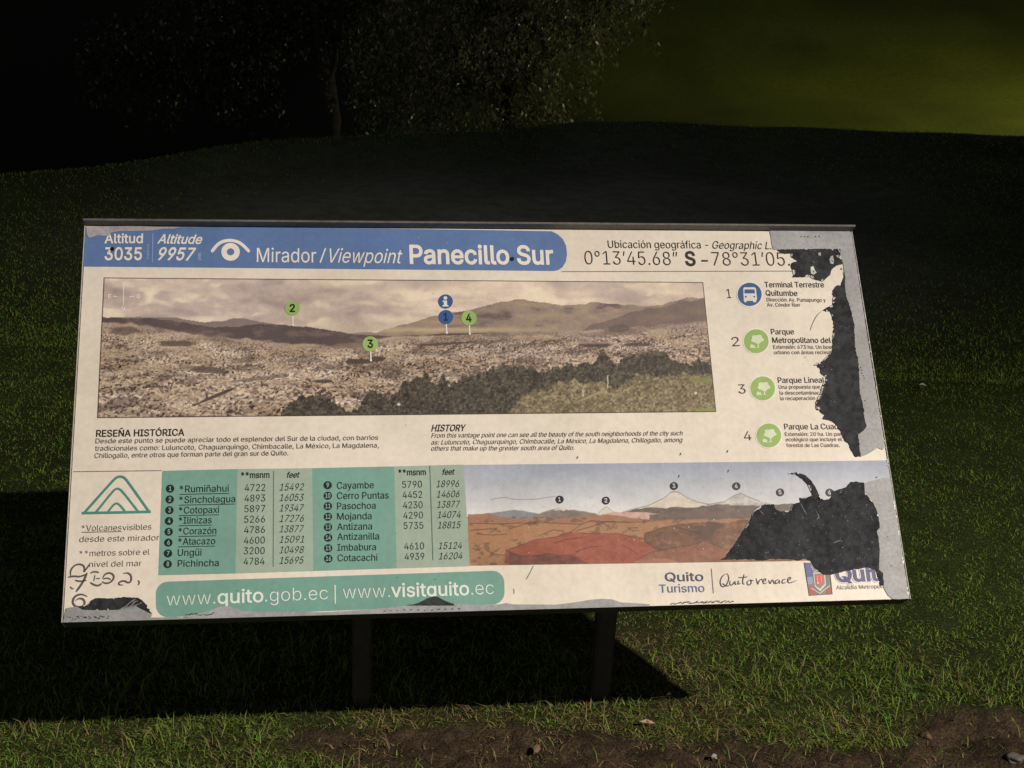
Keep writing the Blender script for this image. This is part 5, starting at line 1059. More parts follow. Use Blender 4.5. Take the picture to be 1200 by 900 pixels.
# painted view of the volcanoes
def paint_volcanoes(px, py, a, b):
    h, w = px.shape
    img = np.zeros((h, w, 3))
    t = np.clip((py - 545) / 62, 0, 1)[..., None]
    img[:] = np.array((160, 162, 170)) * (1 - t) + t * np.array((226, 218, 204))
    n = fbm(h, w, 60, 30, 200, 5)
    img += ((n - .5) * 26)[..., None]
    tex = .55 * fbm(h, w, 18, 8, 210, 5) + .45 * fbm(h, w, 7, 4, 230, 3)
    jit = lambda k, sd: k * (pnoise(px, px * 0, 6, sd) - .5) * 2
    snow = (214, 200, 180)

    def hill(pts, c, c2, k=.5, sd=1, soft=.7):
        nonlocal img
        r = ridge(px, pts) + jit(k, sd)
        m = np.clip((py - r) / soft, 0, 1)
        lo_, hi_ = min(p[0] for p in pts), max(p[0] for p in pts)
        m = m * ((px >= lo_) & (px <= hi_))
        img = mixc(img, m, c)
        img = mixc(img, m * np.clip((tex - .40) * 3, 0, 1), c2)

    def line(pts, wd, c, k=.8):
        nonlocal img
        r = ridge(px, pts)
        p = np.array(pts)
        m = np.clip(wd - np.abs(py - r) + .4, 0, 1) * (px > p[:, 0].min()) * (px < p[:, 0].max())
        img = mixc(img, m * k, c)
    Za = lambda P: Zm(P, 540, 530, 6)
    Zb = lambda P: Zm(P, 710, 530, 6)
    hill(Za([(40, 450), (150, 430), (300, 415), (370, 402), (450, 415), (540, 432), (620, 470)]), (146, 142, 140), (128, 126, 126), .4, 5)
    hill(Za([(500, 445), (560, 425), (620, 405), (690, 392), (750, 402), (840, 412), (950, 434), (1080, 470)]), (124, 108, 96), (146, 126, 112), .4, 6)
    img = mixc(img, inside(px, py, Za([(640, 412), (660, 402), (690, 392), (725, 392), (765, 412), (735, 406), (715, 415), (690, 404), (665, 412)])), snow)
    img = mixc(img, inside(px, py, Za([(945, 438), (985, 405), (1018, 384), (1060, 415), (1092, 440)])), snow)
    hill(Zb([(110, 425), (170, 405), (290, 380), (400, 325), (450, 285), (475, 280), (510, 285), (560, 320), (640, 355), (720, 370), (760, 380)]), (222, 206, 182), (204, 186, 164), .2, 9)
    hill(Zb([(700, 372), (830, 350), (900, 305), (945, 290), (1000, 320), (1060, 345), (1130, 355)]), (168, 160, 150), (216, 204, 186), .3, 10)
    hill(Zb([(120, 425), (180, 405), (280, 390), (400, 392), (480, 388), (640, 385), (760, 368), (900, 372), (1000, 372), (1100, 380), (1300, 360), (1500, 385), (2000, 400)]), (98, 84, 76), (122, 106, 94), .8, 11)
    hill(Zb([(-40, 440), (60, 420), (300, 425), (330, 430), (480, 448), (660, 455)]), (214, 176, 156), (196, 150, 132), .4, 12)
    hill(Zb([(300, 440), (480, 425), (700, 415), (1000, 405), (1300, 420)]), (104, 86, 76), (120, 100, 86), .7, 13)
    hill(Za([(40, 435), (200, 432), (280, 455), (400, 470), (520, 460), (640, 470), (780, 458), (950, 438), (1080, 440), (1180, 460), (1360, 480), (1680, 470), (1750, 478), (1900, 468), (2200, 470), (2600, 480)]), (158, 112, 84), (172, 128, 98), .5, 14)
    hill(Za([(40, 490), (280, 500), (520, 492), (700, 500), (840, 505), (920, 478), (1000, 488), (1200, 490), (1360, 485), (1450, 512), (1600, 530), (1800, 560), (2200, 520), (2600, 520)]), (168, 120, 84), (184, 138, 100), .6, 15)
    hill(Zb([(260, 580), (330, 545), (430, 520), (600, 500), (680, 490), (820, 500), (1000, 470), (1300, 480)]), (122, 84, 62), (104, 74, 58), .8, 16)
    img = mixc(img, inside(px + 3 * (tex - .5) * 6, py, Zb([(630, 530), (660, 500), (720, 488), (820, 500), (835, 520), (780, 545), (740, 590), (735, 630), (690, 600), (640, 585)])) * .75, (84, 64, 55))
    img = mixc(img, np.clip((tex - .56) * 6, 0, .5) * (py > 606), (92, 62, 50))
    img = mixc(img, np.clip((.42 - tex) * 6, 0, .35) * (py > 606), (190, 128, 100))
    hill(Za([(305, 690), (400, 660), (520, 615), (660, 595), (770, 560), (880, 570), (1000, 580), (1080, 570), (1150, 578), (1240, 610), (1380, 690)]), (162, 90, 70), (146, 76, 58), .5, 18)
    hill(Zb([(230, 760), (310, 700), (400, 690), (600, 660), (640, 655), (680, 625), (760, 660), (850, 690), (1000, 740)]), (132, 84, 64), (154, 102, 76), .5, 19)
    hill(Zb([(200, 765), (330, 745), (420, 750), (500, 768)]), (160, 116, 92), (150, 104, 82), .3, 20)
    hill(Za([(330, 690), (420, 728), (480, 730), (600, 712), (700, 730), (800, 728), (900, 790)]), (128, 74, 62), (96, 58, 54), .4, 21)
    sh_ = np.clip((py - 648) / 12, 0, 1) * np.clip((720 - px) / 80, 0, 1)
    img = mixc(img, sh_ * np.clip((tex - .35) * 3, 0, 1) * .6, (98, 66, 56))
    BR = (70, 46, 38)
    for P in ([(50, 500), (280, 505), (520, 494), (700, 502), (840, 508), (920, 482), (1000, 492), (1180, 495)], [(60, 550), (250, 535)], [(100, 575), (200, 583), (310, 578)],
              [(320, 545), (430, 510), (520, 500)], [(540, 590), (640, 548), (720, 555)], [(800, 555), (930, 520), (1000, 490), (1080, 490)], [(305, 690), (400, 660), (520, 615), (660, 598), (770, 560), (840, 510)],
              [(650, 640), (730, 615), (850, 600)], [(800, 700), (890, 670), (980, 662)], [(310, 690), (360, 715), (450, 730), (560, 728), (610, 712), (700, 728), (790, 725), (830, 690)],
              [(70, 675), (130, 690)], [(200, 712), (310, 728)], [(840, 570), (1000, 575), (1080, 575)]):
        line(Za(P), .45, BR)
    for P in ([(110, 425), (170, 405), (290, 378), (400, 325), (450, 285), (475, 278), (510, 285), (560, 320), (640, 353), (720, 368)], [(700, 372), (830, 350), (900, 305), (945, 290), (1000, 318), (1080, 348)],
              [(60, 570), (250, 610), (350, 690), (400, 685), (600, 655), (680, 622), (850, 690)], [(100, 578), (170, 535), (220, 530)], [(260, 575), (400, 530), (500, 510), (640, 500)], [(0, 490), (180, 495), (340, 485)],
              [(110, 655), (160, 680), (220, 720)], [(60, 705), (110, 760)], [(440, 520), (560, 545), (650, 570)], [(240, 745), (310, 705), (420, 690)]):
        line(Zb(P), .4, BR, .75)
    line(Za([(200, 335), (240, 325), (310, 318), (350, 330), (420, 335), (520, 332), (600, 318), (660, 312)]), .3, (80, 76, 76), .8)
    line(Za([(960, 430), (985, 405), (1018, 384), (1060, 415), (1090, 440)]), .3, (90, 80, 76), .7)
    return np.clip(img + ((np.random.default_rng(9).random((h, w)) - .5) * 10)[..., None], 15, 240)


picture('volcano_picture', [(542, 545), (1041, 540), (1060, 656.5), (549.6, 663)], 660, 160, paint_volcanoes)
for k, c in enumerate(((654.5, 585.8), (708.8, 587), (788.7, 570), (862, 570.3), (913.5, 577.6), (971.7, 577.8))):
    marker(c, 4.8, ink(34, 30, 30), str(k + 1), None, ink(196, 190, 184), name='peak_badge')

# sponsors along the foot
s = Sheet()
s.text('Quito', (778.8, 681.7), (823.7, 681.3), 10, 3, ink(64, 62, 96), .014)
s.text('Turismo', (772, 695), (825, 694.2), 9.4, 3, ink(84, 108, 142), .006)
s.stroke([(832.8, 666.7), (835.3, 695.8)], .7, 3, ink(130, 120, 125))
s.build('tourism_logo', PRINT, sheet)
s = Sheet()
for st in ([(550, 135), (515, 150), (497, 190), (505, 225), (530, 232), (555, 200), (562, 160), (548, 136)], [(515, 205), (540, 226), (562, 222)],
           [(570, 185), (566, 215), (585, 220), (605, 185), (604, 216), (620, 208)], [(628, 185), (624, 213), (642, 206)], [(668, 140), (654, 206), (672, 212)], [(638, 166), (692, 160)],
           [(706, 180), (686, 196), (694, 220), (716, 212), (720, 190), (706, 180), (738, 188)], [(752, 168), (766, 220), (770, 192), (790, 172), (797, 186)],
           [(800, 198), (824, 184), (816, 170), (799, 186), (805, 212), (832, 200)], [(840, 180), (852, 216), (862, 182), (873, 184), (880, 213)],
           [(916, 180), (890, 184), (886, 210), (912, 202), (918, 180), (920, 210)], [(962, 176), (938, 180), (934, 207), (964, 200)], [(968, 192), (1002, 172), (986, 160), (972, 185), (985, 208), (1042, 184)]):
    s.stroke(Zm(st, 760, 650, 6), 1.15, 3, ink(58, 50, 72), 2, taper=True)
s.circle((760 + 634 / 6, 650 + 165 / 6), .8, 3, ink(58, 50, 72), 8)
s.build('handwritten_slogan', PRINT, sheet)
s = Sheet()
s.poly([(942, 660), (971, 661.5), (975, 697), (948, 698.6)], 1, ink(104, 110, 104))
s.poly([(942, 660), (950, 660), (953.5, 676), (945, 677)], 1.5, ink(74, 84, 130))
s.poly([(945, 677), (951.5, 676.5), (953, 684), (946.5, 686)], 1.5, ink(130, 140, 165))
s.poly([(946.5, 688), (952, 687), (955, 698.2), (948, 698.6)], 1.5, ink(168, 60, 62))
s.poly([(968, 690), (974.4, 688), (975, 697), (968, 697.4)], 1.5, ink(164, 58, 60))
s.poly([(967, 664), (971.4, 663), (973, 676), (968.5, 677)], 1.5, ink(150, 70, 66))
s.poly([(952.5, 672), (966, 671), (967.4, 686), (960.6, 693.4), (954.4, 688)], 2, ink(216, 200, 176))
s.poly([(953.6, 673), (965, 672.2), (966.2, 685), (960.6, 691), (955.2, 687)], 2.4, ink(118, 112, 100))
s.poly([(954.6, 675), (964, 674.2), (964.8, 683), (960, 686.6), (955.6, 683.6)], 2.8, ink(196, 72, 66))
s.stroke([(957, 676), (957.8, 683)], .8, 3.2, ink(220, 150, 130))
s.stroke([(961.4, 675.8), (962, 682)], .8, 3.2, ink(220, 150, 130))
s.circle((958, 684), 1.0, 3.2, ink(224, 206, 180), 8)
s.stroke([(950, 690), (960, 696.4), (972, 687)], 1.0, 3, ink(210, 200, 170))
s.stroke([(949.6, 664), (953.4, 671), (962, 667), (970, 672)], .9, 3, ink(206, 190, 180))
s.stroke([(942, 660), (948, 698.6), (975, 697), (971, 661.5)], .7, 3.4, ink(70, 62, 66))
s.build('city_crest', PRINT, sheet)
s = Sheet()
s.text('Quito', (978.6, 683), (1046, 681), 17.5, 2.4, ink(224, 214, 208), .09)
s.text('Quito', (979.4, 682.6), (1045.4, 680.6), 16.6, 3, NAVY, .05)
s.text('Alcaldía Metropol', (980, 691.6), (1034, 690.2), 4.6, 3, ink(128, 118, 112))
s.build('city_logo', PRINT, sheet)

# pen scribbles
s = Sheet()
PEN = ink(96, 88, 80)
for pts, wd in (([(125, 282), (118, 220), (150, 168), (200, 143), (250, 150), (275, 182), (265, 232), (285, 215)], 1.5), ([(92, 285), (160, 272), (220, 282), (296, 252)], 1.6),
                ([(428, 236), (380, 222), (332, 242)], 1.4), ([(332, 340), (380, 372), (430, 376), (458, 350)], 1.6), ([(466, 300), (490, 252), (540, 236), (585, 258), (588, 302), (545, 348), (490, 352), (460, 330)], 1.6),
                ([(470, 305), (520, 293), (556, 312)], 1.2), ([(685, 246), (740, 236), (778, 272), (772, 334), (740, 348), (700, 322), (650, 335), (634, 366), (690, 372)], 1.6),
                ([(300, 235), (262, 330), (180, 445)], 2.0), ([(325, 145), (300, 185), (280, 212)], 1.3), ([(170, 318), (230, 332), (295, 318)], 1.4), ([(118, 385), (135, 410), (156, 408)], 1.1),
                ([(305, 496), (250, 468), (190, 476), (148, 520), (146, 572), (188, 610), (252, 604), (280, 562), (258, 518), (210, 512), (176, 540)], 1.9), ([(845, 320), (864, 338), (850, 372)], 1.2),
                ([(385, 260), (378, 300), (372, 330)], .8), ([(395, 300), (440, 298)], .9)):
    s.stroke(Zm(pts, 70, 645, 9.23), wd * 1.25, 3, PEN, 2, taper=True)
s.build('pen_scribble', PRINT, sheet)


# torn and missing places
def jag(pts, amp=.9, step=3.0, seed=1):
    r = np.random.default_rng(seed)
    out = []
    P = np.array(pts, float)
    for i in range(len(P)):
        a, b = P[i], P[(i + 1) % len(P)]
        L = np.linalg.norm(b - a)
        n = max(1, int(L / step))
        d = (b - a) / (L + 1e-9)
        nn = np.array((-d[1], d[0]))
        for k in range(n):
            q = a + (b - a) * k / n
            out.append(tuple(q + (nn * r.normal(0, amp * .5) + d * r.normal(0, amp * .2) if k else 0)))
    return out


METAL, BLK, BLK2 = ink(170, 165, 158), ink(62, 62, 62), ink(66, 66, 65)


def flecks(s, box, n, rmax, color, layer, seed, mask=None):
    r = np.random.default_rng(seed)
    k = 0
    while k < n:
        x, y = box[0] + r.random() * (box[2] - box[0]), box[1] + r.random() * (box[3] - box[1])
        k += 1
        if mask is not None and not inside(np.array([x]), np.array([y]), mask)[0]:
            continue
        q = rmax * (.25 + .75 * r.random() ** 2.5)
        m = 6
        a = np.linspace(0, 2 * math.pi, m, endpoint=False) + r.random()
        rr = q * (.5 + .8 * r.random(m))
        s.poly(np.c_[x + rr * np.cos(a), y + rr * np.sin(a)], layer, color * (.55 + .45 * r.random()))


z4 = lambda P: Zm(P, 880, 270, 6.92)
z5 = lambda P: Zm(P, 900, 380, 5.453)
z3 = lambda P: Zm(P, 840, 540, 5.14)
z6 = lambda P: Zm(P, 70, 645, 9.23)
inner_top = z4([(722, 150), (722, 220), (745, 275), (752, 330), (762, 380), (758, 430), (768, 540), (800, 620), (815, 690), (838, 770), (828, 850)])
inner_mid = z5([(550, 60), (555, 150), (575, 250), (580, 340), (585, 450), (602, 500), (612, 600), (628, 655), (600, 690), (572, 705), (580, 780), (590, 850)])
s = Sheet()
s.poly(jag(z4([(155, 60), (165, 100), (190, 152), (400, 156), (722, 150)]), .5, 3, 1)[:-60] if False else
       z4([(140, -20), (158, 70), (160, 100), (175, 155), (300, 160), (500, 158), (722, 156), (722, -20)]), 4, METAL)
s.poly(z4([(722, -20)]) + inner_top + inner_mid + z5([(640, 832), (700, 792), (733, 806)]) + [(1036, 524), (997.2, 272)], 4, METAL * .97)
s.build('bare_frame', BARE, sheet)
s = Sheet()
s.poly(z3([(886, 138), (940, 122), (1000, 108), (1042, 106)]) + [(1065.6, 702.6), (1052, 703.4)] + z3([(1058, 838), (1030, 815), (1002, 765), (1000, 690), (975, 660), (980, 540), (972, 470), (962, 430), (978, 405), (960, 300), (928, 240), (890, 200)]), 4, METAL)
s.build('bare_frame', BARE, sheet)
s = Sheet()
s.poly(z6([(70, 622), (120, 612), (190, 604), (250, 637), (420, 642), (540, 634), (620, 640), (700, 612), (800, 590), (900, 620), (1000, 690), (985, 722), (1100, 722), (1230, 716)]) + [(232, 724.7), (150, 726.9), (74.4, 728.8)], 4, METAL * .82)
s.poly([(214, 723.0), (220, 720.5), (234, 718.4), (243, 716.5), (252, 712.6), (259, 710.2), (267, 710), (275, 712.6), (284, 715.6), (300, 717), (335, 716.6), (380, 717.4), (430, 714.4), (474, 710.2), (500, 708.5), (531, 708), (570, 709.4), (586, 708.4), (592, 706.8), (600, 708.6), (650, 709), (672, 706.4), (690, 703.4), (703, 702.2), (716, 702.8), (726, 706.4), (760, 708.6), (760, 711), (640, 714.1), (440, 719.3), (232, 724.7)], 4.4, METAL * .9)
s.build('bare_frame', BARE, sheet)
s = Sheet()
s.poly(Zm([(36, 8), (400, 4), (775, 14), (720, 25), (640, 26), (550, 40), (400, 45), (300, 44), (230, 56), (215, 80), (170, 82), (130, 78), (60, 98), (42, 70)], 95, 265, 6.667), 4, ink(172, 162, 158))
s.build('bare_frame', BARE, sheet)

pA = jag(z4([(205, 160), (245, 154), (400, 152), (720, 150), (722, 220), (745, 272), (690, 285), (650, 320), (640, 360), (600, 395), (580, 415), (545, 405), (500, 395), (490, 375), (420, 380), (330, 380),
             (352, 350), (330, 320), (318, 290), (325, 265), (375, 250), (350, 235), (320, 215), (322, 190), (270, 190), (240, 178)]), .5, 2.0, 2)
pB = jag(z4([(720, 312), (735, 305), (750, 330), (742, 400), (725, 440), (690, 450), (660, 490), (665, 540), (660, 590), (640, 610), (590, 640), (580, 650), (640, 660), (655, 700), (665, 760), (668, 850)])
         + z5([(414, 70), (410, 150), (405, 180), (370, 210), (340, 240), (290, 260), (325, 280), (340, 320), (370, 335), (365, 365), (345, 390), (330, 450), (300, 500), (305, 545), (360, 580), (345, 605), (400, 620), (440, 650), (465, 700),
               (490, 750), (520, 780), (530, 810), (555, 850), (590, 850)]) + inner_mid[::-1][1:] + inner_top[::-1][:-3], 1.0, 1.7, 3)
pC = jag(z3([(20, 598), (45, 585), (75, 545), (110, 500), (150, 430), (195, 370), (215, 310), (250, 280), (300, 262), (340, 265), (350, 295), (380, 310), (440, 305), (450, 270), (500, 250), (495, 225), (540, 225), (572, 212),
             (545, 150), (512, 112), (470, 87), (415, 79), (480, 72), (530, 90), (570, 130), (600, 180), (620, 225), (640, 240), (675, 235), (690, 215), (684, 192), (720, 180), (780, 160), (805, 130), (850, 132), (884, 136),
             (890, 200), (930, 240), (960, 300), (975, 350), (980, 408), (960, 430), (973, 470), (980, 540), (975, 660), (1000, 682), (1005, 755), (985, 758), (970, 710), (955, 662), (900, 647), (780, 667), (690, 690), (640, 690),
             (590, 650), (560, 605), (520, 595), (490, 605), (440, 595), (330, 592), (300, 600), (240, 602), (225, 595)]), .5, 2.2, 4)
pD = jag(z6([(195, 602), (300, 586), (340, 540), (390, 512), (550, 516), (690, 500), (850, 510), (900, 545), (950, 600), (1005, 690), (900, 640), (830, 600), (760, 600), (700, 625), (600, 640), (420, 642), (250, 637)]), .35, 1.5, 5)
pE = jag([(474, 709.8), (485, 708), (491, 706), (499, 701.5), (505, 699.6), (510, 698.8), (516, 702), (522, 705), (531, 708), (531, 710)], .3, 2, 6)
for k, (p, col_) in enumerate(((pA, BLK2), (pB, BLK2), (pC, BLK), (pD, BLK * .8), (pE, BLK))):
    s = Sheet()
    s.poly(p, 5, col_)
    xs, ys = zip(*p)
    bx = (min(xs), min(ys), max(xs), max(ys))
    ar = (bx[2] - bx[0]) * (bx[3] - bx[1])
    flecks(s, bx, int(ar / (55 if k == 2 else 130)), .9 if k == 2 else .8, ink(150, 150, 150), 6, 20 + k, p)
    if k == 0:
        for blob in ([(478, 300), (500, 292), (512, 325), (528, 345), (505, 362), (480, 352)], [(640, 215), (660, 205), (668, 240), (662, 275), (640, 270), (630, 240)], [(682, 205), (705, 200), (725, 222), (700, 226)], [(540, 185), (560, 180), (562, 205), (545, 208)]):
            s.poly(z4(blob), 6, ink(232, 222, 208))
        s.circle(z4([(503, 333)])[0], .8, 6.6, BLK, 8)
        s.circle(z4([(655, 252)])[0], .8, 6.6, BLK, 8)
    if k == 3:
        for st in ([(650, 640), (720, 600), (760, 560), (820, 525)], [(700, 620), (780, 600), (800, 560), (850, 540)], [(780, 610), (850, 580), (890, 560)]):
            s.stroke(z6(st), 1.4, 6, METAL * .75, 2, taper=True)
    if k == 2:
        r_ = np.random.default_rng(77)
        for _ in range(260):
            x_, y_ = bx[0] + r_.random() * (bx[2] - bx[0]), bx[1] + 10 + r_.random() * (bx[3] - bx[1] - 14)
            l_ = r_.uniform(1, 5)
            if inside(np.array([x_, x_]), np.array([y_, y_ + l_]), p).all():
                q_ = r_.uniform(-.4, .4)
                s.stroke([(x_, y_), (x_ + q_, y_ + l_ / 2), (x_ + q_ * 2, y_ + l_)], r_.uniform(.3, 1.1), 5.5, ink(*[r_.uniform(66, 112)] * 3), taper=True)
        for st in ([(500, 260), (520, 300), (540, 330)], [(590, 300), (615, 345), (600, 355)], [(700, 500), (735, 485), (760, 490)], [(250, 300), (280, 330)]):
            s.stroke(z3(st), .9, 6, ink(140, 140, 140), 1, taper=True)
    s.build('torn_patch', BACKING, sheet)

def curls(patch, seed, n, rmin, rmax):
    """edges of the sheet that have come away and curl up over the bare backing"""
    r = np.random.default_rng(seed)
    P = np.array(patch)
    a = (P[:, 0] * np.roll(P[:, 1], -1) - np.roll(P[:, 0], -1) * P[:, 1]).sum()
    s = Sheet()
    for i in r.choice(len(P) - 4, n, replace=False):
        p0, p1 = P[i], P[i + 1 + int(r.random() * 3)]
        d = p1 - p0
        L = np.linalg.norm(d)
        if L < .8:
            continue
        nn = np.array((-d[1], d[0])) / L * (1 if a > 0 else -1)
        ln = r.uniform(rmin, rmax)
        m = 5
        rows, ws = [], []
        for k in range(m):
            t = k / (m - 1)
            th = t * r.uniform(1.4, 2.2)
            off = nn * ln * math.sin(th) * .6
            wdt = 1 - .75 * t
            c = (p0 + p1) / 2 + off + d / L * r.normal(0, .2)
            rows += [c - d * wdt / 2, c + d * wdt / 2]
            ws += [.0022 + ln * .0017 * .5 * (1 - math.cos(th))] * 2
        uv = B(rows)
        s.v.append(loc3(uv[:, 0], uv[:, 1], np.array(ws)))
        s.f += [tuple(q + s.n for q in (2 * k, 2 * k + 1, 2 * k + 3, 2 * k + 2)) for k in range(m - 1)]
        s.c.append(np.broadcast_to(ink(226, 214, 198) * r.uniform(.8, 1.05), (2 * m, 3)))
        s.n += 2 * m
    o = s.build('lifted_edge', PRINT, sheet)
    o['kind'] = 'stuff'


curls(pA, 61, 11, 1.5, 4)
curls(pB[:115], 62, 22, 1.5, 5)
curls(pC[:165], 63, 16, 1.2, 4)
curls(pD, 64, 7, 1, 3)

# small damage: chips, specks and creases
s = Sheet()
flecks(s, (552, 546, 900, 650), 90, .95, ink(226, 220, 212), 3, 40)
flecks(s, (120, 330, 820, 480), 24, .8, ink(222, 212, 198), 3, 41)
flecks(s, (185, 550, 545, 720), 34, .7, ink(206, 214, 196), 5, 42)
flecks(s, (100, 270, 660, 312), 22, .9, ink(196, 204, 218), 5, 43)
flecks(s, (90, 320, 1000, 700), 60, .65, ink(96, 86, 78), 5, 44)
for x in np.linspace(80, 128, 26):
    x += random.uniform(-2, 2)
    y = 723.5 - (x - 80) * .02 + random.uniform(-2, 1.6)
    s.poly([(x, y), (x + random.uniform(.6, 2.6), y - .4), (x + random.uniform(1, 3), y + .7), (x + .4, y + .9)], 6, ink(70, 64, 60))
for x in list(np.linspace(218, 248, 14)) + list(np.linspace(785, 856, 34)) + list(np.linspace(448, 535, 12)):
    y = 728.2 - (x - 74) * .0262 - random.uniform(1.4, 3.6) - (2 if x < 250 else 0)
    s.poly([(x, y), (x + random.uniform(1, 3), y - .5), (x + random.uniform(1.5, 4), y + .5), (x + .5, y + .8)], 6, ink(46, 40, 38))
for k in range(70):
    t_ = random.random() ** .8
    x, y = 998.6 + 66 * t_, 275 + 425 * t_
    rr_ = random.uniform(.3, 1.1) * (1.5 if t_ > .72 else .7)
    s.poly([(x - rr_, y), (x, y - rr_ * 1.8), (x + rr_ * .5, y), (x, y + rr_ * 1.8)], 6, ink(232, 232, 230))
for x, y in ((1008, 431), (1009, 434.5), (1009.6, 438), (1011, 441), (1012.4, 444), (955, 277.4), (959, 277), (938, 277.6), (942, 277.4), (946, 277.2), (1013, 470), (1027, 560), (1040, 630), (1044, 664)):
    s.poly([(x - .7, y - .5), (x + .5, y - .9), (x + .8, y + .5), (x - .4, y + .8)], 6, ink(84, 80, 78))
s.stroke(z4([(575, 652), (530, 690), (495, 760), (475, 820)]), .6, 5, ink(150, 130, 112), 2, taper=True)
s.stroke(Zm([(505, 800), (480, 850), (455, 895)], 540, 530, 6), .5, 5, ink(110, 98, 92))
s.stroke([(601, 690), (601.6, 696)], .6, 5, ink(120, 104, 96))
for x, y in ((853, 551), (795, 557), (676, 535), (797, 531), (852, 528)):
    s.stroke([(x, y), (x - .8, y + 3)], .9, 5, ink(80, 78, 80))
s.build('surface_damage', PRINT, sheet)['kind'] = 'stuff'
for c in ((131, 292.5), (598.6, 303.8)):
    s = Sheet()
    s.circle(c, 2.5, 5, ink(24, 26, 36), 16)
    s.circle(c, 1.6, 6.5, ink(20, 20, 26), 16)
    s.build('screw_hole', PRINT, sheet)

# ------------------------------------------------------------------ grass
def blades(n, sampler, h0, h1, w0, w1, seed, lean=.55, bare=False):
    r = np.random.default_rng(seed)
    x, y = sampler(r, n)
    s_ = soil(x, y)
    haze_at = lens_haze(x, y)
    d_ = dry(x, y)
    keep = r.random(len(x)) > np.clip(s_ * 1.15, 0, .88)
    keep &= r.random(len(x)) > np.clip(haze_at * 1.4, 0, 1)
    dens = pnoise(x, y, .07, 51) * .6 + pnoise(x, y, .025, 52) * .4
    keep &= r.random(len(x)) < .35 + 1.1 * dens
    if bare:                                        # dead bits lying on the bare earth
        keep = s_ > .3
        d_ = d_ * 0 + 1
    x, y, d_, s_ = x[keep], y[keep], d_[keep], s_[keep]
    n = len(x)
    z = height(x, y) - .004
    hh = (h0 + (h1 - h0) * r.random(n) ** 1.6) * (.7 + .6 * pnoise(x, y, .12, 53)) * (1 - .45 * d_ * r.random(n))
    ww = w0 + (w1 - w0) * r.random(n)
    az, ln = r.random(n) * 2 * math.pi, lean * (.25 + r.random(n)) * (1 + .8 * d_)
    ba = az + r.normal(0, .8, n)
    dx, dy = np.cos(az), np.sin(az)
    sx, sy = -np.sin(ba) * ww / 2, np.cos(ba) * ww / 2
    V = np.empty((n, 5, 3))
    b1, b2 = ln * hh * .35, ln * hh * 1.05
    V[:, 0] = np.c_[x + sx, y + sy, z]
    V[:, 1] = np.c_[x - sx, y - sy, z]
    V[:, 2] = np.c_[x + dx * b1 - sx * .8, y + dy * b1 - sy * .8, z + hh * .6]
    V[:, 3] = np.c_[x + dx * b1 + sx * .8, y + dy * b1 + sy * .8, z + hh * .6]
    V[:, 4] = np.c_[x + dx * b2, y + dy * b2, z + hh * (1 - .22 * ln)]
    green = np.array((.152, .250, .045)) * (.55 + .85 * r.random((n, 1)))
    green[:, 0] *= .75 + .6 * r.random(n)
    straw = np.array((.25, .195, .105)) * (.5 + .8 * r.random((n, 1)))
    ps = np.clip(.05 + .60 * d_ + .35 * s_, 0, .9)
    isd = (r.random(n) < ps)[:, None]
    c = np.where(isd, straw, green)
    return V, c


def near_s(r, n):
    y = 2.35 + (5.6 - 2.35) * r.random(n) ** 1.35
    x = (r.random(n) * 2 - 1) * (.43 * y + .15)
    return x, y


def mid_s(r, n):
    y = 5.3 + (12.6 - 5.3) * r.random(n) ** 1.5
    x = (r.random(n) * 2 - 1) * (.42 * y + .3)
    return x, y


def sides(fn, wide):                                 # the lawn goes on to either side
    def f(r, n):
        x, y = fn(r, n)
        return np.sign(x + 1e-9) * ((.43 * y + .12) + wide * r.random(n) ** 1.3), y
    return f


def left_s(r, n):                                    # tufts along the path edge
    y = 2.35 + .75 * r.random(n)
    x = (r.random(n) * 2 - 1) * 1.5
    return x, y


Vs, Cs = [], []
for a in (blades(300000, near_s, .006, .017, .0016, .0036, 1, 1.3), blades(150000, mid_s, .010, .024, .0026, .005, 2, 1.0), blades(15000, left_s, .016, .052, .0016, .003, 3, 1.0), blades(110000, sides(near_s, 1.8), .006, .017, .0018, .004, 5, 1.3), blades(60000, sides(mid_s, 3), .010, .024, .003, .006, 6, 1.0), blades(16000, left_s, .002, .006, .0012, .003, 4, 2.6, True)):
    Vs.append(a[0])
    Cs.append(a[1])
V, C = np.concatenate(Vs), np.concatenate(Cs)
n = len(V)
base = np.arange(n)[:, None] * 5
tri = np.concatenate([base + np.array(t) for t in ((0, 1, 2), (0, 2, 3), (3, 2, 4))], 1).reshape(-1, 3)
cv = np.repeat(C[:, None, :], 5, 1)


def leaf_mat(name, rough, spec, transl):
    m, nt, b = nodes(name)
    at = nt.nodes.new('ShaderNodeVertexColor')
    at.layer_name = 'Col'
    nt.links.new(at.outputs[0], b.inputs['Base Color'])
    b.inputs['Roughness'].default_value = rough
    b.inputs['Specular IOR Level'].default_value = spec
    tr = nt.nodes.new('ShaderNodeBsdfTranslucent')
    nt.links.new(at.outputs[0], tr.inputs[0])
    mx = nt.nodes.new('ShaderNodeMixShader')
    mx.inputs[0].default_value = transl
    out = nt.nodes['Material Output']
    nt.links.new(b.outputs[0], mx.inputs[1])
    nt.links.new(tr.outputs[0], mx.inputs[2])
    nt.links.new(mx.outputs[0], out.inputs[0])
    return m


GRASS = leaf_mat('grass_blades', .6, .12, .3)
gr = mesh_np('grass', V.reshape(-1, 3), tri, GRASS, cols=cv.reshape(-1, 3))
tag(gr, 'short green lawn grass with dry straw patches around the board', 'grass', kind='stuff')

# ------------------------------------------------------------------ trees past the edge
LEAF = leaf_mat('tree_leaves', .38, .5, .3)
BARK = col_mat('rough_bark', .9, .5, 12, (60, .6), .2, .6, .02)


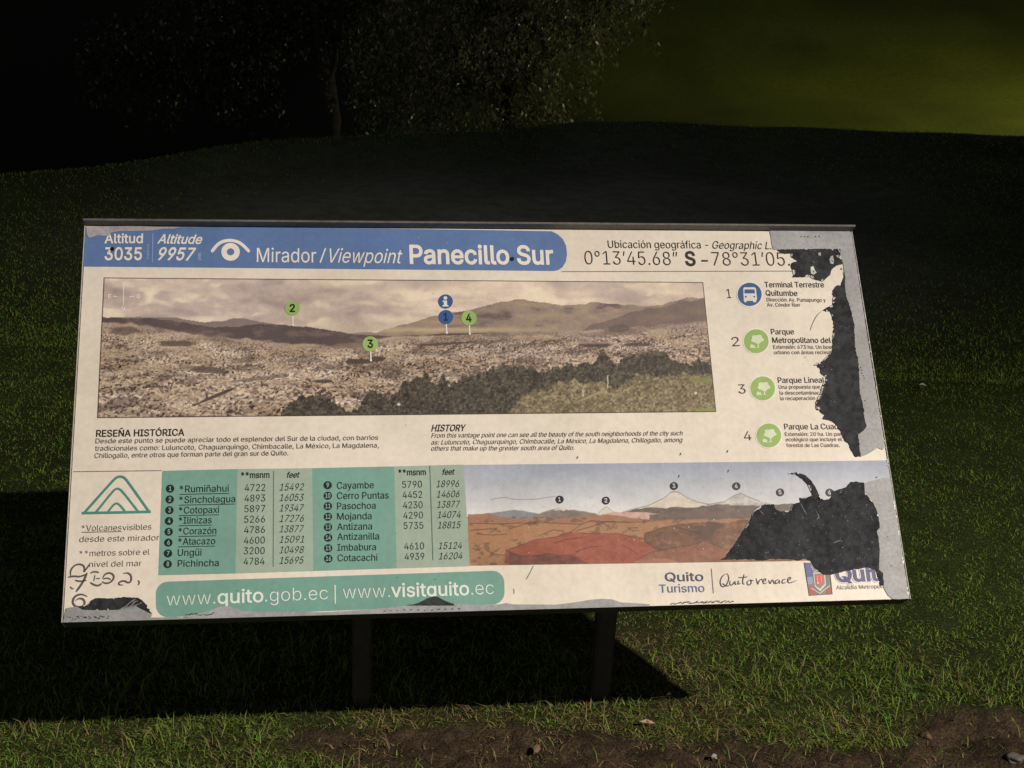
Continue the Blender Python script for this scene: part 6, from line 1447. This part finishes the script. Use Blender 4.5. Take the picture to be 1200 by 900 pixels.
def tube(pts, rad, n=8):
    P = np.array(pts, float)
    t = np.gradient(P, axis=0)
    t /= np.linalg.norm(t, axis=1)[:, None]
    up = np.array((.3, .9, .1))
    a = np.cross(t, up)
    a /= np.linalg.norm(a, axis=1)[:, None]
    b = np.cross(t, a)
    th = np.linspace(0, 2 * math.pi, n, endpoint=False)
    V = P[:, None] + np.array(rad)[:, None, None] * (np.cos(th)[None, :, None] * a[:, None] + np.sin(th)[None, :, None] * b[:, None])
    ix = np.arange(len(P) * n).reshape(len(P), n)
    f = np.stack([ix[:-1], np.roll(ix[:-1], -1, 1), np.roll(ix[1:], -1, 1), ix[1:]], -1).reshape(-1, 4)
    return V.reshape(-1, 3), f


def tree(name, label, base, trunk_top, lobes, nleaf, seed, leaf_len, col_, trunk_r=.12):
    r = np.random.default_rng(seed)
    root = bpy.data.objects.new(name, None)
    COL.objects.link(root)
    bz = float(height(np.array(base[0]), np.array(base[1]))) - .1
    root.location = (base[0], base[1], bz)
    tag(root, label, 'tree', 'trees past the edge of the slope')
    o = np.array((base[0], base[1], bz))
    tv, tf, k = [], [], 0

    def limb(p0, p1, r0, r1, wob):
        nonlocal k
        t = np.linspace(0, 1, 9)[:, None]
        p = p0 * (1 - t) + p1 * t + np.cumsum(r.normal(0, wob, (9, 3)), 0) * np.sin(t * 3.14)
        v, f = tube(p, np.linspace(r0, r1, 9))
        tv.append(v)
        tf.append(f + k)
        k += len(v)
    top = np.array(trunk_top) - o
    limb(np.zeros(3), top, trunk_r, trunk_r * .55, .06)
    L, Cc = [], []
    tot = sum(q[3] * q[4] * q[5] for q in lobes)
    for (cx, cy, cz, rx, ry, rz) in lobes:
        c = np.array((cx, cy, cz)) - o
        limb(top * r.uniform(.45, .95), c + np.array((0, 0, rz * .3)), trunk_r * .4, .012, .04)
        m = int(nleaf * rx * ry * rz / tot)
        nsp = max(8, m // 38)                       # drooping sprays of leaves
        d = r.normal(0, 1, (nsp, 3))
        d /= np.linalg.norm(d, axis=1)[:, None]
        q = c + d * (r.random((nsp, 1)) ** .45) * np.array((rx, ry, rz))
        for p in q:
            ln = r.uniform(.15, .5)
            t = r.random(38)
            dirn = np.array((r.normal(0, .35), r.normal(0, .35), -1))
            lp = p + dirn * ln * t[:, None] + r.normal(0, .05, (38, 3))
            L.append(lp)
            Cc.append(np.repeat((col_ * r.uniform(.5, 1.5))[None], 38, 0))
    trunk = mesh_np('trunk', np.concatenate(tv), np.concatenate(tf), BARK, root, np.tile((.05, .042, .032), (k, 1)), smooth=True)
    P, Cc = np.concatenate(L), np.concatenate(Cc)
    n = len(P)
    az = r.random(n) * 2 * math.pi
    dr_ = r.uniform(.3, 1.3, n)
    ax = np.c_[np.cos(az) * np.cos(dr_), np.sin(az) * np.cos(dr_), -np.sin(dr_)]
    sd = np.cross(ax, r.normal(0, 1, (n, 3)))
    sd /= np.linalg.norm(sd, axis=1)[:, None]
    ll = leaf_len * (.6 + .8 * r.random((n, 1)))
    wd = ll * .24
    nn = np.cross(ax, sd)
    V = np.stack([P, P + ax * ll * .45 + sd * wd + nn * ll * .05, P + ax * ll - nn * ll * .08, P + ax * ll * .45 - sd * wd + nn * ll * .05], 1)
    fx = np.arange(n)[:, None] * 4 + np.array((0, 1, 2, 3))
    cv = np.repeat((Cc * (.6 + .8 * r.random((n, 1))))[:, None], 4, 1)
    mesh_np('crown', V.reshape(-1, 3), fx, LEAF, root, cv.reshape(-1, 3))
    return root


def at(px, py, dist):                                # a place on that sight line, so many metres ahead
    v = ray(px, py)
    return Vector((0, 0, CAM_H)) + v * (dist / v.y)


def lobe(px, py, dist, r, rz):
    p = at(px, py, dist)
    return (p.x, p.y, p.z, r, r, rz)


tt = at(590, -80, 15.4)
b0 = at(585, 120, 15.4)
tree('broadleaf_tree', 'broad dark green tree with drooping pale flecked leaves, right of the bare trunk', (b0.x, b0.y), tuple(tt),
     [lobe(690, -30, 15.0, .75, .6), lobe(620, 20, 15.2, .8, .6), lobe(560, 60, 15.0, .8, .55), lobe(640, 85, 14.8, .55, .45), lobe(500, 20, 15.4, .8, .7), lobe(450, 80, 15.5, .6, .5), lobe(560, -60, 15.6, 1.0, .6), lobe(720, 10, 15.2, .4, .4),
      lobe(540, 115, 14.9, .6, .28), lobe(620, 120, 14.9, .5, .25)],
     24000, 3, .055, np.array((.13, .135, .06)))
t2 = at(372, -120, 16.2)
b2 = at(398, 140, 16.2)
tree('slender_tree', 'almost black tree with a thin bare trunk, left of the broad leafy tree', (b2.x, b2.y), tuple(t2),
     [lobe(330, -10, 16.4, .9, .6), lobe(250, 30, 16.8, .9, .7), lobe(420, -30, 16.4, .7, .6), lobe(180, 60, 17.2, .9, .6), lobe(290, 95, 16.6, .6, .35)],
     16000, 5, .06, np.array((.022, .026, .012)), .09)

# ------------------------------------------------------------------ small things lying about
STONE = col_mat('pale_stone', .85, .6, 40, (200, .75), .2, .4, .003)
PAPERM = col_mat('litter_paper', .7, .8, 40, (200, .9), .2)


def lump(name, px, py, r, flat, color, seed, label, cat, mat=STONE):
    rr = np.random.default_rng(seed)
    p = ground_at(px, py)
    bm = bmesh.new()
    bmesh.ops.create_icosphere(bm, subdivisions=3, radius=1)
    k = rr.random((5, 3)) * 2 - 1
    for v in bm.verts:
        c = v.co
        q = 1 + sum(.13 * math.sin(3.1 * (c.x * a + c.y * b + c.z * g) * 1.6 + i) for i, (a, b, g) in enumerate(k))
        v.co = Vector((c.x * r * q * 1.25, c.y * r * q * .9, c.z * r * q * flat))
    me = bpy.data.meshes.new(name)
    bm.to_mesh(me)
    bm.free()
    me.polygons.foreach_set('use_smooth', np.ones(len(me.polygons), bool))
    a = me.color_attributes.new('Col', 'FLOAT_COLOR', 'POINT')
    a.data.foreach_set('color', np.tile(np.r_[color, 1].astype(np.float32), len(me.vertices)))
    me.materials.append(mat)
    o = bpy.data.objects.new(name, me)
    COL.objects.link(o)
    o.location = (p.x, p.y, float(height(np.array(p.x), np.array(p.y))) + r * flat * .55 + .006)
    o.rotation_euler = (0, 0, rr.random() * 6)
    return tag(o, label, cat)


lump('pebble', 836, 891, .006, .75, np.array((.42, .40, .37)), 1, 'small whitish pebble on bare soil near the bottom edge', 'stone')
lump('stone', 1190, 894, .018, .5, np.array((.15, .14, .13)), 2, 'flat grey stone in the bottom right corner', 'stone')
lump('clod', 1084, 866, .010, .7, np.array((.15, .105, .06)), 3, 'tan clump of earth on the dark soil at the lower right', 'clod')


def flat_scrap(name, px, py, pts, color, color2, lift, label, cat):
    """thin crumpled scrap with a folded edge"""
    p = ground_at(px, py)
    P = np.array(pts, float) * .001
    n = len(P)
    r = np.random.default_rng(int(px))
    zz = r.random(n) * lift
    v = np.r_[np.c_[P, zz], np.c_[P * .98, zz + .0012], [[P[:, 0].mean(), P[:, 1].mean(), lift * 1.3 + .0012]], [[P[:, 0].mean(), P[:, 1].mean(), lift * 1.1]]]
    f = [(i, (i + 1) % n, n + (i + 1) % n, n + i) for i in range(n)] + [(n + i, n + (i + 1) % n, 2 * n) for i in range(n)] + [((i + 1) % n, i, 2 * n + 1) for i in range(n)]
    c = np.where((np.arange(len(v)) % 3 == 0)[:, None], color2, color)
    o = mesh_np(name, v, f, PAPERM, cols=c)
    o.location = (p.x, p.y, float(height(np.array(p.x), np.array(p.y))) + .012)
    return tag(o, label, cat)


flat_scrap('wrapper', 757, 853, [(-16, -4), (-9, 4), (2, 5), (10, 1), (17, -7), (8, -6), (-2, -2), (-10, -7)], np.array((.55, .36, .20)), np.array((.7, .6, .48)), .008, 'crumpled orange and white wrapper on the grass edge below the right post', 'litter')
flat_scrap('dry_leaf', 629, 884, [(-6, -14), (2, -12), (8, 2), (5, 14), (-2, 16), (-8, 4)], np.array((.20, .13, .08)), np.array((.24, .16, .10)), .002, 'dry brown leaf on bare soil at the bottom middle', 'leaf')
flat_scrap('paper_scrap', 783, 820, [(-6, -3), (0, 4), (7, 2), (4, -4)], np.array((.45, .46, .46)), np.array((.5, .5, .5)), .006, 'tiny pale paper scrap at the tip of the board shadow', 'litter')
flat_scrap('litter_scrap', 1080, 457, [(-14, -8), (-4, 9), (9, 7), (14, -6), (2, -11)], np.array((.5, .5, .48)), np.array((.55, .55, .52)), .012, 'small pale bit of litter on the dim grass right of the board', 'litter')  # small pale scrap of litter
